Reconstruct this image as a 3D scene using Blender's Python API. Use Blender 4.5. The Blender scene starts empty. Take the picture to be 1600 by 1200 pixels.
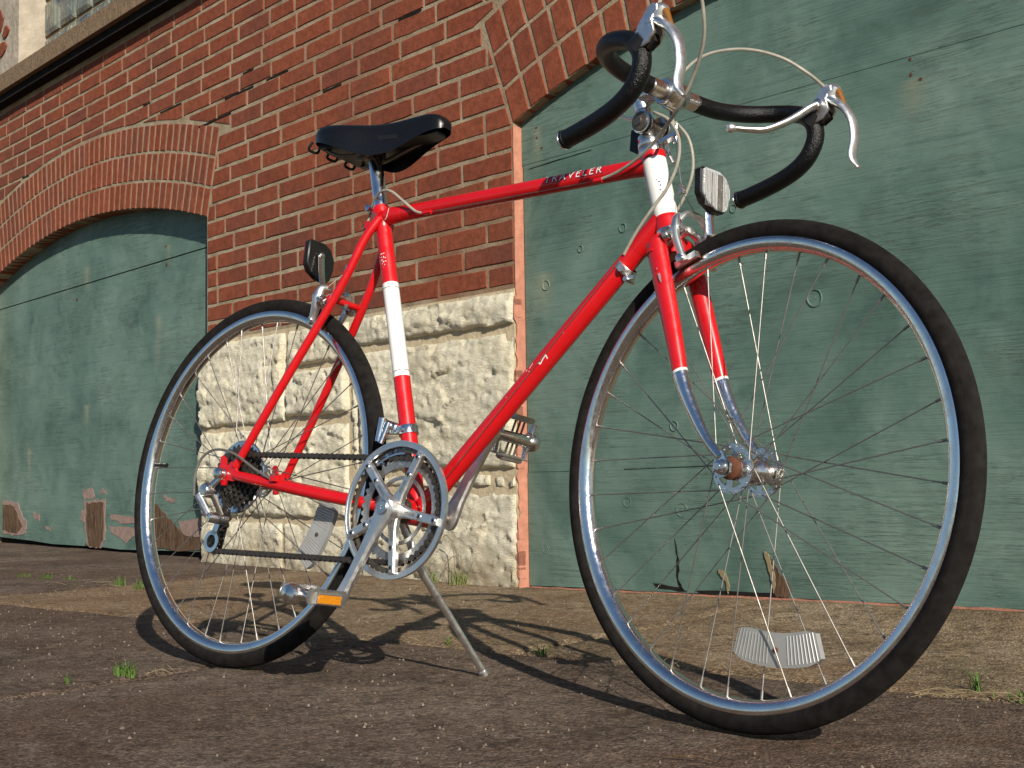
import bpy, bmesh, math, random
from mathutils import Vector, Matrix, noise, Quaternion
random.seed(11)
R_ = math.radians
sc = bpy.context.scene
C = sc.collection

# ------------------------------------------------------------ camera, sky, sun, exposure
cam = bpy.data.cameras.new('camera'); camo = bpy.data.objects.new('camera', cam); C.objects.link(camo)
cam.sensor_width = 36.0; cam.lens = 2015.26 * 36 / 1600.0; cam.clip_start = 0.05; cam.clip_end = 500
Rc = Matrix.Rotation(0.68183, 3, 'Z') @ Matrix.Rotation(0.06884, 3, 'X') @ Matrix.Rotation(0.01616, 3, 'Y')
cx, cy, cz = Rc.col[0], Rc.col[1], Rc.col[2]
camo.matrix_world = Matrix(((cx.x, cz.x, -cy.x, 1.8917), (cx.y, cz.y, -cy.y, -1.5010), (cx.z, cz.z, -cy.z, 0.3419), (0, 0, 0, 1)))
sc.camera = camo

SUN_EL = 26.5; SUN_AZ = -35.0            # direction the light comes from, measured from +X
w = bpy.data.worlds.new('World'); sc.world = w; w.use_nodes = True
nt = w.node_tree; bg = nt.nodes['Background']
sky = nt.nodes.new('ShaderNodeTexSky'); sky.sky_type = 'NISHITA'; sky.sun_disc = False
sky.sun_elevation = R_(SUN_EL); sky.sun_rotation = R_(90 - SUN_AZ)
sky.air_density = 1.0; sky.dust_density = 0.15; sky.ozone_density = 3.0
nt.links.new(sky.outputs[0], bg.inputs[0]); bg.inputs[1].default_value = 0.072
sl = bpy.data.lights.new('sun', 'SUN'); sl.energy = 5.0; sl.angle = R_(0.53); sl.color = (1.0, 0.93, 0.80)
so = bpy.data.objects.new('sun', sl); C.objects.link(so)
sd = Vector((math.cos(R_(SUN_AZ)) * math.cos(R_(SUN_EL)), math.sin(R_(SUN_AZ)) * math.cos(R_(SUN_EL)), math.sin(R_(SUN_EL))))
so.rotation_euler = sd.to_track_quat('Z', 'Y').to_euler(); so.location = sd * 20
sc.view_settings.view_transform = 'Standard'; sc.view_settings.look = 'None'
sc.view_settings.exposure = 0.30; sc.view_settings.gamma = 1.0; sc.view_settings.use_curve_mapping = False

# ------------------------------------------------------------ materials
class N:
    def __init__(s, name, rough=0.6, metal=0.0, spec=0.5, coat=0.0, col=(0.5, 0.5, 0.5)):
        s.m = bpy.data.materials.new(name); s.m.use_nodes = True; s.t = s.m.node_tree
        s.b = s.t.nodes['Principled BSDF']; s.set('Roughness', rough); s.set('Metallic', metal)
        s.set('Specular IOR Level', spec); s.set('Coat Weight', coat); s.set('Coat Roughness', 0.08); s.set('Base Color', (*col, 1))
    def n(s, typ, **k):
        x = s.t.nodes.new('ShaderNode' + typ)
        for a, b in k.items(): setattr(x, a, b)
        return x
    def set(s, k, v):
        i = s.b.inputs[k]
        if hasattr(v, 'is_output'): s.t.links.new(v, i)
        else: i.default_value = v
        return s
    def link(s, a, node, k):
        i = node.inputs[k]
        if hasattr(a, 'is_output'): s.t.links.new(a, i)
        else: i.default_value = a
    def co(s, scale=(1, 1, 1), kind='Object', obj=None, loc=(0, 0, 0)):
        tc = s.n('TexCoord'); mp = s.n('Mapping'); s.t.links.new(tc.outputs[kind], mp.inputs[0])
        mp.inputs['Scale'].default_value = scale; mp.inputs['Location'].default_value = loc
        return mp.outputs[0]
    def world(s, scale=(1, 1, 1)):
        g = s.n('NewGeometry'); mp = s.n('Mapping'); s.t.links.new(g.outputs['Position'], mp.inputs[0])
        mp.inputs['Scale'].default_value = scale
        return mp.outputs[0]
    def noise(s, co, scale, detail=4, rough=0.55, dist=0.0):
        x = s.n('TexNoise'); s.link(co, x, 'Vector'); x.inputs['Scale'].default_value = scale
        x.inputs['Detail'].default_value = detail; x.inputs['Roughness'].default_value = rough; x.inputs['Distortion'].default_value = dist
        return x.outputs[0]
    def voro(s, co, scale, out='Distance', feature='F1'):
        x = s.n('TexVoronoi'); x.feature = feature; s.link(co, x, 'Vector'); x.inputs['Scale'].default_value = scale
        return x.outputs[out]
    def ramp(s, f, stops, interp='LINEAR'):
        x = s.n('ValToRGB'); s.link(f, x, 0); cr = x.color_ramp; cr.interpolation = interp
        while len(cr.elements) < len(stops): cr.elements.new(0.5)
        for e, (p, c) in zip(cr.elements, stops):
            e.position = p; e.color = (*c, 1) if isinstance(c, tuple) else (c, c, c, 1)
        return x.outputs[0]
    def mix(s, f, a, b, mode='MIX'):
        x = s.n('Mix'); x.data_type = 'RGBA'; x.blend_type = mode
        s.link(f, x, 0)
        for v, k in ((a, 6), (b, 7)):
            if hasattr(v, 'is_output'): s.t.links.new(v, x.inputs[k])
            else: x.inputs[k].default_value = (*v, 1) if isinstance(v, tuple) else (v, v, v, 1)
        return x.outputs[2]
    def math(s, op, a, b=0.5, c=None):
        x = s.n('Math'); x.operation = op; s.link(a, x, 0); s.link(b, x, 1)
        if c is not None: s.link(c, x, 2)
        return x.outputs[0]
    def rnd(s): return s.n('ObjectInfo').outputs['Random']
    def bump(s, h, strength=0.5, dist=0.002, prev=None):
        x = s.n('Bump'); s.link(h, x, 'Height'); x.inputs['Strength'].default_value = strength; x.inputs['Distance'].default_value = dist
        if prev is not None: s.t.links.new(prev, x.inputs['Normal'])
        s.t.links.new(x.outputs[0], s.b.inputs['Normal']); return x.outputs[0]
    def sep(s, co):
        x = s.n('SeparateXYZ'); s.link(co, x, 0); return x.outputs

def m_brick(name, tint=1.0):
    a = N(name, rough=0.9, spec=0.2)
    g = a.world(); r = a.rnd()
    base = a.ramp(r, [(0, (.215, .057, .029)), (.3, (.240, .065, .033)), (.6, (.262, .073, .036)), (.9, (.235, .066, .036)), (1, (.198, .060, .038))])
    mott = a.ramp(a.noise(g, 38, 6, .7), [(.3, .62), (.55, 1.0), (.75, 1.25)])
    c = a.mix(1.0, base, mott, 'MULTIPLY')
    dirt = a.ramp(a.noise(g, 2.2, 5, .6), [(.48, 0), (.72, .55)])
    c = a.mix(dirt, c, (.10, .045, .032))
    lime = a.ramp(a.noise(a.world((1, 1, .5)), 55, 5, .75), [(.69, 0), (.76, .7)])
    lime2 = a.ramp(a.noise(g, 5, 2), [(.50, 0), (.62, 1)])
    c = a.mix(a.math('MULTIPLY', lime, lime2), c, (.42, .34, .27))
    a.set('Base Color', c)
    h = a.bump(a.noise(g, 60, 6, .7), .55, .004)
    a.bump(a.noise(g, 420, 4, .7), .5, .0012, h)
    return a.m
def m_mortar():
    a = N('mortar', rough=.95, spec=.15); g = a.world()
    c = a.ramp(a.noise(g, 14, 6, .65), [(.3, (.22, .17, .11)), (.5, (.34, .27, .18)), (.72, (.43, .355, .25))])
    st = a.ramp(a.noise(a.world((1, 1, .35)), 1.5, 4), [(.5, 0), (.68, .8)])
    c = a.mix(st, c, (.22, .10, .055)); a.set('Base Color', c)
    h = a.bump(a.noise(g, 110, 5, .7), .9, .004); a.bump(a.noise(g, 500, 3), .5, .001, h); return a.m
def m_stone():
    a = N('limestone', rough=.92, spec=.2); g = a.world()
    c = a.ramp(a.noise(g, 6, 7, .65), [(.25, (.70, .60, .42)), (.42, (.86, .78, .58)), (.7, (.92, .86, .69))])
    c = a.mix(a.ramp(a.noise(g, 55, 6, .75), [(.3, .4), (.42, 0)]), c, (.42, .34, .22))
    c = a.mix(a.math('MULTIPLY', a.rnd(), .2), c, (.76, .69, .55))
    z = a.sep(g)[2]
    low = a.math('MULTIPLY', a.ramp(z, [(.02, 1), (.16, 0)]), a.ramp(a.noise(g, 9, 5), [(.4, .1), (.6, .8)]))
    c = a.mix(low, c, (.30, .225, .14))
    a.set('Base Color', c)
    h = a.bump(a.noise(a.world((.6, 1, 1.5)), 34, 8, .76), 1.0, .016)
    h = a.bump(a.noise(a.world((.6, 1, 1.6)), 120, 5, .78), .9, .006, h)
    a.bump(a.noise(g, 420, 3), .4, .001, h)
    return a.m
STREAKS = [(-3.88, 1.27, 1.42, .018), (-3.00, 1.30, 1.40, .012), (-3.10, .84, 1.10, .014), (-3.88, .58, .72, .016), (-4.62, .36, .52, .014), (-.495, 1.24, 1.40, .010), (.778, 1.14, 1.24, .016), (-.047, 1.32, 1.36, .010), (-.48, .80, .95, .02), (-3.12, .42, .60, .012)]
def m_paintwood():
    a = N('green_painted_plywood', rough=.6, spec=.35); g = a.co()
    gr = a.noise(a.co((1.1, 1, 34)), 2.2, 9, .72, .9)
    fine = a.noise(a.co((2.2, 1, 110)), 2.4, 6, .75, .7)
    cl = a.noise(g, 2.4, 6, .66, .5)
    c = a.ramp(cl, [(.30, (.062, .112, .090)), (.42, (.094, .160, .130)), (.55, (.130, .204, .168)), (.72, (.172, .252, .210))])
    c = a.mix(a.ramp(gr, [(.34, .35), (.46, 0)]), c, (.034, .078, .066))
    c = a.mix(a.ramp(a.noise(a.co((1, 1, 1.8)), 9, 5, .7), [(.54, 0), (.74, .4)]), c, (.022, .060, .052))
    c = a.mix(a.ramp(fine, [(.66, 0), (.8, .5)]), c, (.16, .25, .20))
    # paint lost near the ground: bare wood and pinkish primer
    s = a.sep(g); n1 = a.noise(a.co((1, 1, 1.2)), 6.5, 7, .62, .4)
    low = a.ramp(s[2], [(.0, .16), (.10, .10), (.22, .0)])
    st = None
    for (sx, za, zb, wd) in STREAKS:
        dx = a.math('ABSOLUTE', a.math('SUBTRACT', a.math('ADD', s[0], a.math('MULTIPLY', a.math('SUBTRACT', n1, .5), .03)), sx))
        fx = a.ramp(a.math('DIVIDE', dx, wd * 3), [(.0, 1), (.34, .55), (1.0, 0)])
        tz = a.math('DIVIDE', a.math('SUBTRACT', s[2], za), zb - za)
        fz = a.ramp(tz, [(.0, 0), (.35, .6), (.9, 1), (1.0, 0)])
        m_ = a.math('MULTIPLY', fx, fz); st = m_ if st is None else a.math('MAXIMUM', st, m_)
    c = a.mix(a.math('MULTIPLY', st, a.ramp(n1, [(.3, .35), (.6, .75)])), c, (.30, .30, .20))
    a.set('Base Color', c); a.set('Roughness', a.ramp(gr, [(.3, .68), (.7, .5)]))
    rid = a.noise(a.co((1.6, 1, 46)), 3.2, 8, .8, 1.6)
    msk = a.ramp(a.noise(g, 3.0, 3), [(.46, .0), (.62, 1)])
    crack = a.ramp(rid, [(.40, 0), (.47, 1), (.60, 1), (.68, 1.0)])
    h = a.bump(a.math('MULTIPLY', crack, msk), .7, .0045)
    h = a.bump(gr, .45, .005, h)
    h = a.bump(fine, .45, .0022, h)
    a.bump(a.noise(g, 260, 3), .25, .0008, h)
    return a.m
def m_barewood(name='bare_wood', c0=(.050, .028, .017), c1=(.13, .078, .046)):
    a = N(name, rough=.9, spec=.2)
    gr = a.noise(a.co((14, 1, 3)), 5, 7, .7, .6)
    a.set('Base Color', a.ramp(gr, [(.3, tuple(v * .6 for v in c0)), (.55, c1), (.8, (.24, .17, .11))]))
    a.bump(gr, .9, .006); return a.m
def m_ground(name, c0, c1, c2, speck=.5, rough=.93):
    a = N(name, rough=rough, spec=.2); g = a.world()
    c = a.ramp(a.noise(g, 2.6, 8, .68, .3), [(.34, tuple(v * .8 for v in c0)), (.5, c1), (.66, c2)])
    c = a.mix(a.ramp(a.noise(g, 26, 6, .75), [(.36, .75), (.50, 0)]), c, tuple(v * .38 for v in c0))
    c = a.mix(1.0, c, a.ramp(a.noise(g, 70, 5, .8), [(.32, .45), (.5, 1.0), (.68, 1.5)]), 'MULTIPLY')
    c = a.mix(a.ramp(a.noise(g, 11, 4, .6), [(.55, 0), (.75, .5)]), c, tuple(v * 1.35 for v in c2))
    c = a.mix(a.ramp(a.noise(g, 1.3, 6, .7, .6), [(.46, 0), (.62, .55)]), c, tuple(v_ * m_ for v_, m_ in zip(c0, (1.05, .78, .66))))
    c = a.mix(a.ramp(a.noise(g, 4.2, 7, .72, .8), [(.56, 0), (.68, .6)]), c, tuple(v_ * 1.25 for v_ in c2))
    v = a.n('TexVoronoi'); a.link(g, v, 'Vector'); v.inputs['Scale'].default_value = 210
    c = a.mix(a.math('MULTIPLY', a.ramp(v.outputs['Distance'], [(.0, 1), (.42, .0)]), a.ramp(a.sep(v.outputs['Color'])[0], [(.50, 0), (.62, .45 * speck), (.97, speck)])), c, a.mix(a.sep(v.outputs['Color'])[1], (.42, .33, .24), (.06, .04, .03)))
    v2 = a.n('TexVoronoi'); a.link(g, v2, 'Vector'); v2.inputs['Scale'].default_value = 60
    c = a.mix(a.math('MULTIPLY', a.ramp(v2.outputs['Distance'], [(.0, 1), (.16, 1), (.2, 0)]), a.ramp(a.sep(v2.outputs['Color'])[0], [(.95, 0), (.97, .5)])), c, (.30, .25, .20))
    c = a.mix(1.0, c, a.ramp(a.noise(g, 170, 4, .8), [(.34, .30), (.5, 1.0), (.66, 1.9)]), 'MULTIPLY')
    a.set('Base Color', c)
    h = a.bump(a.noise(g, 48, 7, .75), .8, .006)
    h = a.bump(v.outputs['Distance'], .9, .0028, h)
    a.bump(a.noise(g, 700, 2), .5, .0008, h)
    return a.m
def m_paint(name, col, rough=.28, chips=0.0):
    a = N(name, rough=rough, spec=.5, coat=.35)
    g = a.co()
    c = a.mix(a.ramp(a.noise(g, 14, 5), [(.4, 0), (.7, .35)]), col, tuple(v * .72 for v in col))
    if chips:
        c = a.mix(a.ramp(a.noise(g, 170, 4, .7), [(.722, 0), (.735, 1)]), c, (.05, .035, .035))
    a.set('Base Color', c)
    a.set('Roughness', a.ramp(a.noise(g, 60, 5), [(.3, rough), (.7, rough + .16)]))
    a.bump(a.noise(g, 300, 3), .06, .0006)
    return a.m
def m_metal(name, col, rough=.12, pit=0.0, grime=.25, brush=0.0):
    a = N(name, rough=rough, metal=1.0, col=col); g = a.co()
    dirt = a.ramp(a.noise(g, 45, 6, .7), [(.45, 0), (.72, grime)])
    c = a.mix(dirt, col, (.20, .15, .10))
    a.set('Base Color', c)
    a.set('Roughness', a.ramp(a.noise(g, 90, 5, .7), [(.3, rough), (.75, min(1, rough + .25))]))
    if pit: 
        a.set('Metallic', a.ramp(a.noise(g, 240, 4, .75), [(.60, 1), (.66, .2)]))
        a.bump(a.noise(g, 240, 4, .7), pit, .0006)
    return a.m
def m_plain(name, col, rough=.5, spec=.5, nb=120, bs=.3, bd=.0008, var=.3):
    a = N(name, rough=rough, spec=spec); g = a.co()
    a.set('Base Color', a.mix(a.ramp(a.noise(g, nb * .4, 5), [(.35, 0), (.7, var)]), col, tuple(min(1, v * 1.9 + .01) for v in col)))
    a.bump(a.noise(g, nb, 4), bs, bd); return a.m
def m_glass():
    a = N('glass_block', rough=.22, spec=.7, coat=.3); g = a.co()
    c = a.ramp(a.noise(a.co((1, 1, 1)), 7, 4, .6, 1.0), [(.35, (.035, .052, .075)), (.5, (.13, .15, .125)), (.68, (.30, .30, .22))])
    c = a.mix(a.ramp(a.noise(g, 26, 6, .7), [(.5, 0), (.8, .5)]), c, (.36, .34, .27))
    a.set('Base Color', c)
    wv = a.n('TexWave'); a.link(a.co(), wv, 'Vector'); wv.inputs['Scale'].default_value = 9; wv.inputs['Distortion'].default_value = 1.5
    a.bump(wv.outputs[1], .5, .01); return a.m
def m_clear(name, col, rough=.25, ridge=0.0, trans=.45, rs=(900, 900, 0)):
    a = N(name, rough=rough, spec=.8, coat=.5); a.set('Transmission Weight', trans)
    g = a.co(); a.set('Base Color', a.mix(a.ramp(a.noise(g, 40, 5), [(.4, 0), (.7, .35)]), col, tuple(v * .6 for v in col)))
    if ridge:
        v = a.n('TexVoronoi'); a.link(g, v, 'Vector'); v.inputs['Scale'].default_value = ridge
        a.bump(v.outputs['Distance'], .5, .0015)
    return a.m
def m_grass(name, c0, c1):
    a = N(name, rough=.6, spec=.3); a.set('Base Color', a.mix(a.noise(a.co(), 60, 2), c0, c1)); a.set('Subsurface Weight', 0.0); return a.m

BRICK = m_brick('red_brick'); MORT = m_mortar(); STONE = m_stone(); GREEN = m_paintwood()
BARE = m_barewood(); PRIMER = m_plain('pink_primer', (.24, .165, .14), .9, .2, 90, .6, .002, .4)
G_TAN = m_ground('pavement_by_wall', (.15, .105, .062), (.215, .155, .095), (.27, .205, .135), .85)
G_BRN = m_ground('pavement_outer', (.080, .056, .040), (.120, .087, .064), (.162, .121, .092), .7)
G_DRT = m_ground('dirt', (.045, .030, .020), (.07, .045, .03), (.10, .07, .045), .5)
RED = m_paint('red_enamel', (.54, .005, .008), .22, .0)
REDC = m_paint('red_enamel_chipped', (.54, .005, .008), .24, 1.0)
WHITE = m_paint('white_enamel', (.80, .79, .76), .3, 0)
CHROME = m_metal('chrome', (.78, .79, .80), .07, 0, .35)
CHROMEP = m_metal('worn_chrome', (.70, .69, .67), .13, 0, .25)
ALU = m_metal('cast_aluminium', (.80, .80, .79), .30, 0, .22)
ALUD = m_metal('dull_aluminium', (.50, .49, .47), .38, .3, .55)
STEELD = m_metal('grimy_steel', (.22, .19, .16), .42, .3, .7)
RIM = m_metal('rim_chrome', (.80, .80, .80), .09, 0, .22)
SPK = m_metal('spoke_steel', (.33, .31, .29), .42, 0, .45)
RUST = m_plain('rusty_steel', (.085, .030, .014), .75, .3, 200, .6, .001, .5)
RUBBER = m_plain('tyre_rubber', (.0065, .0050, .0042), .8, .16, 150, .4, .0010, .6)
TAPE = m_plain('black_bar_tape', (.0022, .0022, .0026), .30, .36, 420, .9, .0018, .1)
BLACKP = m_plain('black_plastic', (.006, .006, .006), .4, .4, 150, .2, .0006, .3)
VINYL = m_plain('black_vinyl', (.0030, .0032, .0042), .32, .36, 800, .25, .0004, .3)
CHAINM = m_plain('oily_chain', (.020, .016, .013), .45, .6, 300, .4, .0006, .6)
HOUS = m_plain('grey_cable_housing', (.27, .25, .205), .45, .5, 200, .1, .0004, .3)
DHOUS = m_plain('dark_cable_housing', (.10, .095, .085), .5, .4, 200, .1, .0004, .3)
WIRE = m_metal('cable_wire', (.35, .33, .30), .35, 0, .4)
AMBER = m_clear('amber_lens', (.62, .22, .006), .22, 420, .0)
AMBPL = m_clear('amber_plastic', (.22, .085, .006), .3, 0, .0)
CLEAR = m_clear('clear_lens', (.62, .63, .64), .18, 380, .25)
MILKY = m_clear('milky_reflector', (.50, .50, .49), .30, 0, .45)
GLASS = m_glass()
SILL = m_plain('painted_sill', (.17, .115, .07), .9, .2, 60, .8, .006, .5)
PLASTER = m_plain('old_plaster', (.34, .29, .23), .95, .15, 22, .9, .01, .35)
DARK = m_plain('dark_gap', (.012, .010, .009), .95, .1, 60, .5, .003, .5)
SALMON = m_plain('salmon_paint', (.38, .165, .11), .8, .25, 70, .7, .004, .35)
LETTER = m_plain('white_lettering', (.62, .62, .60), .45, .4, 300, .1, .0003, .2)
LETSH = m_plain('letter_shadow_print', (.16, .005, .012), .4, .4, 300, .1, .0003, .2)
PRIMM = m_plain('bare_metal_chip', (.22, .17, .17), .5, .4, 300, .3, .0004, .4)
GRASS = m_grass('grass_green', (.05, .10, .018), (.10, .17, .03)); STRAW = m_grass('dry_straw', (.20, .15, .08), (.32, .25, .14))

# ------------------------------------------------------------ mesh helpers
def cr(pts, n=8):
    P = [Vector(p) for p in pts]; out = []
    for i in range(len(P) - 1):
        a = P[max(i - 1, 0)]; b = P[i]; c = P[i + 1]; d = P[min(i + 2, len(P) - 1)]
        for k in range(n):
            t = k / n
            out.append(0.5 * ((2 * b) + (-a + c) * t + (2 * a - 5 * b + 4 * c - d) * t * t + (-a + 3 * b - 3 * c + d) * t ** 3))
    out.append(P[-1]); return out
def lerpl(vals, n):
    out = []; m = len(vals) - 1
    for i in range(n):
        t = i / (n - 1) * m; k = min(int(t), m - 1); out.append(vals[k] + (vals[k + 1] - vals[k]) * (t - k))
    return out
class MB:
    def __init__(s, xf=None): s.v = []; s.f = []; s.xf = xf
    def add(s, vs, fs):
        o = len(s.v); s.v += [Vector(v) for v in vs]; s.f += [tuple(i + o for i in f) for f in fs]; return s
    def tube(s, pts, r, seg=12, cap=True, flat=None, up=None):
        P = [Vector(p) for p in pts]; n = len(P)
        rs = lerpl(r, n) if isinstance(r, (list, tuple)) else [r] * n
        fl = lerpl(flat, n) if isinstance(flat, (list, tuple)) else [flat or 1.0] * n
        T = [(P[min(i + 1, n - 1)] - P[max(i - 1, 0)]).normalized() for i in range(n)]
        u = Vector(up) if up else (Vector((0, 0, 1)) if abs(T[0].z) < .9 else Vector((1, 0, 0)))
        u = (u - T[0] * u.dot(T[0])).normalized(); vs = []
        for i in range(n):
            u = (u - T[i] * u.dot(T[i])).normalized(); b = T[i].cross(u)
            for k in range(seg):
                a = 2 * math.pi * k / seg
                vs.append(P[i] + (u * math.cos(a) * fl[i] + b * math.sin(a)) * rs[i])
        fs = [(i * seg + k, i * seg + (k + 1) % seg, (i + 1) * seg + (k + 1) % seg, (i + 1) * seg + k) for i in range(n - 1) for k in range(seg)]
        if cap: fs += [tuple(range(seg))[::-1], tuple((n - 1) * seg + k for k in range(seg))]
        return s.add(vs, fs)
    def cyl(s, a, b, r, seg=16, r2=None):
        return s.tube([a, b], [r, r if r2 is None else r2], seg)
    def lathe(s, o, ax, prof, seg=24, close=False, a0=0, a1=2 * math.pi):
        # prof: (radius, height along axis)
        o = Vector(o); ax = Vector(ax).normalized(); u = ax.orthogonal().normalized(); b = ax.cross(u)
        m = len(prof); full = abs(a1 - a0 - 2 * math.pi) < 1e-6; ns = seg if full else seg + 1; vs = []
        for k in range(ns):
            t = a0 + (a1 - a0) * k / seg; d = u * math.cos(t) + b * math.sin(t)
            for r, h in prof: vs.append(o + d * r + ax * h)
        fs = []
        rng = m if close else m - 1
        for k in range(seg):
            k2 = (k + 1) % ns
            for j in range(rng):
                j2 = (j + 1) % m; fs.append((k * m + j, k2 * m + j, k2 * m + j2, k * m + j2))
        if not full and close: fs += [tuple(range(m)), tuple((ns - 1) * m + j for j in range(m))[::-1]]
        return s.add(vs, fs)
    def box(s, c, d, M=None):
        c = Vector(c); vs = []
        for x in (-.5, .5):
            for y in (-.5, .5):
                for z in (-.5, .5):
                    p = Vector((x * d[0], y * d[1], z * d[2])); vs.append(c + (M @ p if M else p))
        return s.add(vs, [(0, 1, 3, 2), (4, 6, 7, 5), (0, 4, 5, 1), (2, 3, 7, 6), (0, 2, 6, 4), (1, 5, 7, 3)])
    def prism(s, poly, y0, y1, plane='xz', bev=0.0, cen=None):
        # poly in plane coordinates, extruded along the third axis
        def mk(p, h): return {'xz': (p[0], h, p[1]), 'yz': (h, p[0], p[1]), 'xy': (p[0], p[1], h)}[plane]
        n = len(poly); cxx = sum(p[0] for p in poly) / n; cyy = sum(p[1] for p in poly) / n
        def sh(p, b):
            dx, dy = p[0] - cxx, p[1] - cyy; L = math.hypot(dx, dy) or 1
            return (p[0] - dx / L * b, p[1] - dy / L * b)
        sg = 1 if y1 > y0 else -1
        if bev: levels = [(bev, y0), (0, y0 + sg * bev), (0, y1 - sg * bev), (bev, y1)]
        else: levels = [(0, y0), (0, y1)]
        vs = []
        for b, h in levels: vs += [mk(sh(p, b), h) for p in poly]
        fs = [tuple(range(n))[::-1]]
        for l in range(len(levels) - 1):
            fs += [(l * n + i, l * n + (i + 1) % n, (l + 1) * n + (i + 1) % n, (l + 1) * n + i) for i in range(n)]
        fs.append(tuple((len(levels) - 1) * n + i for i in range(n)))
        return s.add(vs, fs)
    def mesh(s, name, mat, smooth=True, ang=38):
        vs = [s.xf(v) for v in s.v] if s.xf else s.v
        me = bpy.data.meshes.new(name); me.from_pydata([tuple(v) for v in vs], [], s.f); me.update()
        bm = bmesh.new(); bm.from_mesh(me); bmesh.ops.recalc_face_normals(bm, faces=bm.faces); bm.to_mesh(me); bm.free()
        if smooth:
            me.polygons.foreach_set('use_smooth', [True] * len(me.polygons)); me.set_sharp_from_angle(angle=R_(ang))
        me.materials.append(mat); return me
    def build(s, name, mat, parent=None, smooth=True, ang=38, label=None):
        return link(name, s.mesh(name, mat, smooth, ang), parent, label)
def link(name, me, parent=None, label=None):
    o = bpy.data.objects.new(name, me); C.objects.link(o)
    if parent: o.parent = parent
    if label: o['label'] = label
    return o
def tag(o, label=None, cat=None, group=None, kind=None):
    for k, v in (('label', label), ('category', cat), ('group', group), ('kind', kind)):
        if v: o[k] = v
    return o
def empty(name, loc=(0, 0, 0), rot=(0, 0, 0), parent=None):
    o = bpy.data.objects.new(name, None); C.objects.link(o); o.location = loc; o.rotation_euler = rot; o.empty_display_size = .1
    if parent: o.parent = parent
    return o
def fr(v, s=1.0, seed=0.0): return noise.fractal(Vector(v) * s + Vector((seed, seed * .7, -seed)), 1.0, 2.1, 5)

# ============================================================ SETTING: ground
g = MB().box((0, 0, -.31), (120, 120, .5)).build('ground', G_DRT); tag(g, kind='structure')
pav = empty('pavement'); tag(pav, kind='structure')
def slab(x0, x1, y0, y1, mat, step, seed, z=0.0):
    # an uneven slab with worn, wandering edges
    nx = max(2, int((x1 - x0) / step)); ny = max(2, int((y1 - y0) / step)); vs = []; fs = []
    for j in range(ny + 1):
        for i in range(nx + 1):
            x = x0 + (x1 - x0) * i / nx; y = y0 + (y1 - y0) * j / ny
            e = min(i, nx - i, j, ny - j)
            if y > .5 and x > -.5: z_up = max(0, x + .55) * .0215 * max(0, min(1, 1.05 - (1.454 - .163 * x - y) / .25))
            else: z_up = 0
            zz = z + z_up - .003 + .0028 * fr((x, y, 0), 3.2, seed) + .0016 * fr((x, y, 0), 22, seed)
            if e == 0:
                k = noise.noise(Vector((x * 9, y * 9, seed))) * .010 + noise.noise(Vector((x * 40, y * 40, seed))) * .004
                if i in (0, nx): x += k
                if j in (0, ny): y += k
                zz -= .006
            vs.append((x, y, zz))
    W = nx + 1
    for j in range(ny):
        for i in range(nx): fs.append((j * W + i, j * W + i + 1, (j + 1) * W + i + 1, (j + 1) * W + i))
    m = MB().add(vs, fs)
    ring = [i for i in range(W)] + [j * W + nx for j in range(1, ny + 1)] + [ny * W + i for i in range(nx - 1, -1, -1)] + [j * W for j in range(ny - 1, 0, -1)]
    o = len(m.v); m.v += [Vector((m.v[i].x, m.v[i].y, -.055)) for i in ring]; n = len(ring)
    m.f += [(ring[k], o + k, o + (k + 1) % n, ring[(k + 1) % n]) for k in range(n)]
    return m.build('slab', mat, pav, ang=60)
slab(-1.78, .30, .447, 1.86, G_TAN, .016, 1.0)
slab(.308, 3.9, .447, 1.60, G_TAN, .016, 5.0)
slab(-.045, 2.6, -1.15, .437, G_BRN, .013, 2.0)
slab(-1.83, -.055, -1.15, .437, G_BRN, .014, 3.0)
slab(-6.4, -1.79, .447, 2.9, G_BRN, .03, 4.0)
slab(-6.4, -1.84, -1.15, .437, G_BRN, .04, 6.0)
slab(-6.4, 2.6, -4.2, -1.16, G_BRN, .06, 7.0)
slab(2.61, 6.5, -4.2, .437, G_BRN, .06, 8.0)
# grit lying on the slabs
gm = MB(); rg = random.Random(4)
for i in range(1500):
    if i < 1100: x = rg.uniform(-1.8, 1.9); y = rg.uniform(-.6, 1.45)
    else: x = rg.uniform(-3.5, 2.2); y = rg.uniform(-.9, 1.7)
    if y > 1.42 - .163 * x: continue
    r = rg.choice([.0012, .0016, .002, .0026]) * (1.9 if rg.random() < .03 else 1); a = rg.random() * 6.28
    vs = [(x + r * math.cos(a + k * 1.257) * rg.uniform(.7, 1.3), y + r * math.sin(a + k * 1.257) * rg.uniform(.7, 1.3), -.0035) for k in range(5)]
    vs += [(x + r * .45 * math.cos(a + k * 2.094), y + r * .45 * math.sin(a + k * 2.094), -.0012 + r * rg.uniform(.0, .5)) for k in range(3)]
    gm.add(vs, [(0, 1, 5), (1, 6, 5), (1, 2, 6), (2, 3, 6), (3, 7, 6), (3, 4, 7), (4, 0, 5), (4, 5, 7), (5, 6, 7)])
gr = gm.build('grit', m_plain('pale_grit', (.15, .12, .09), .9, .2, 90, .4, .001, .6), None, smooth=False); tag(gr, kind='stuff')

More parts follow.
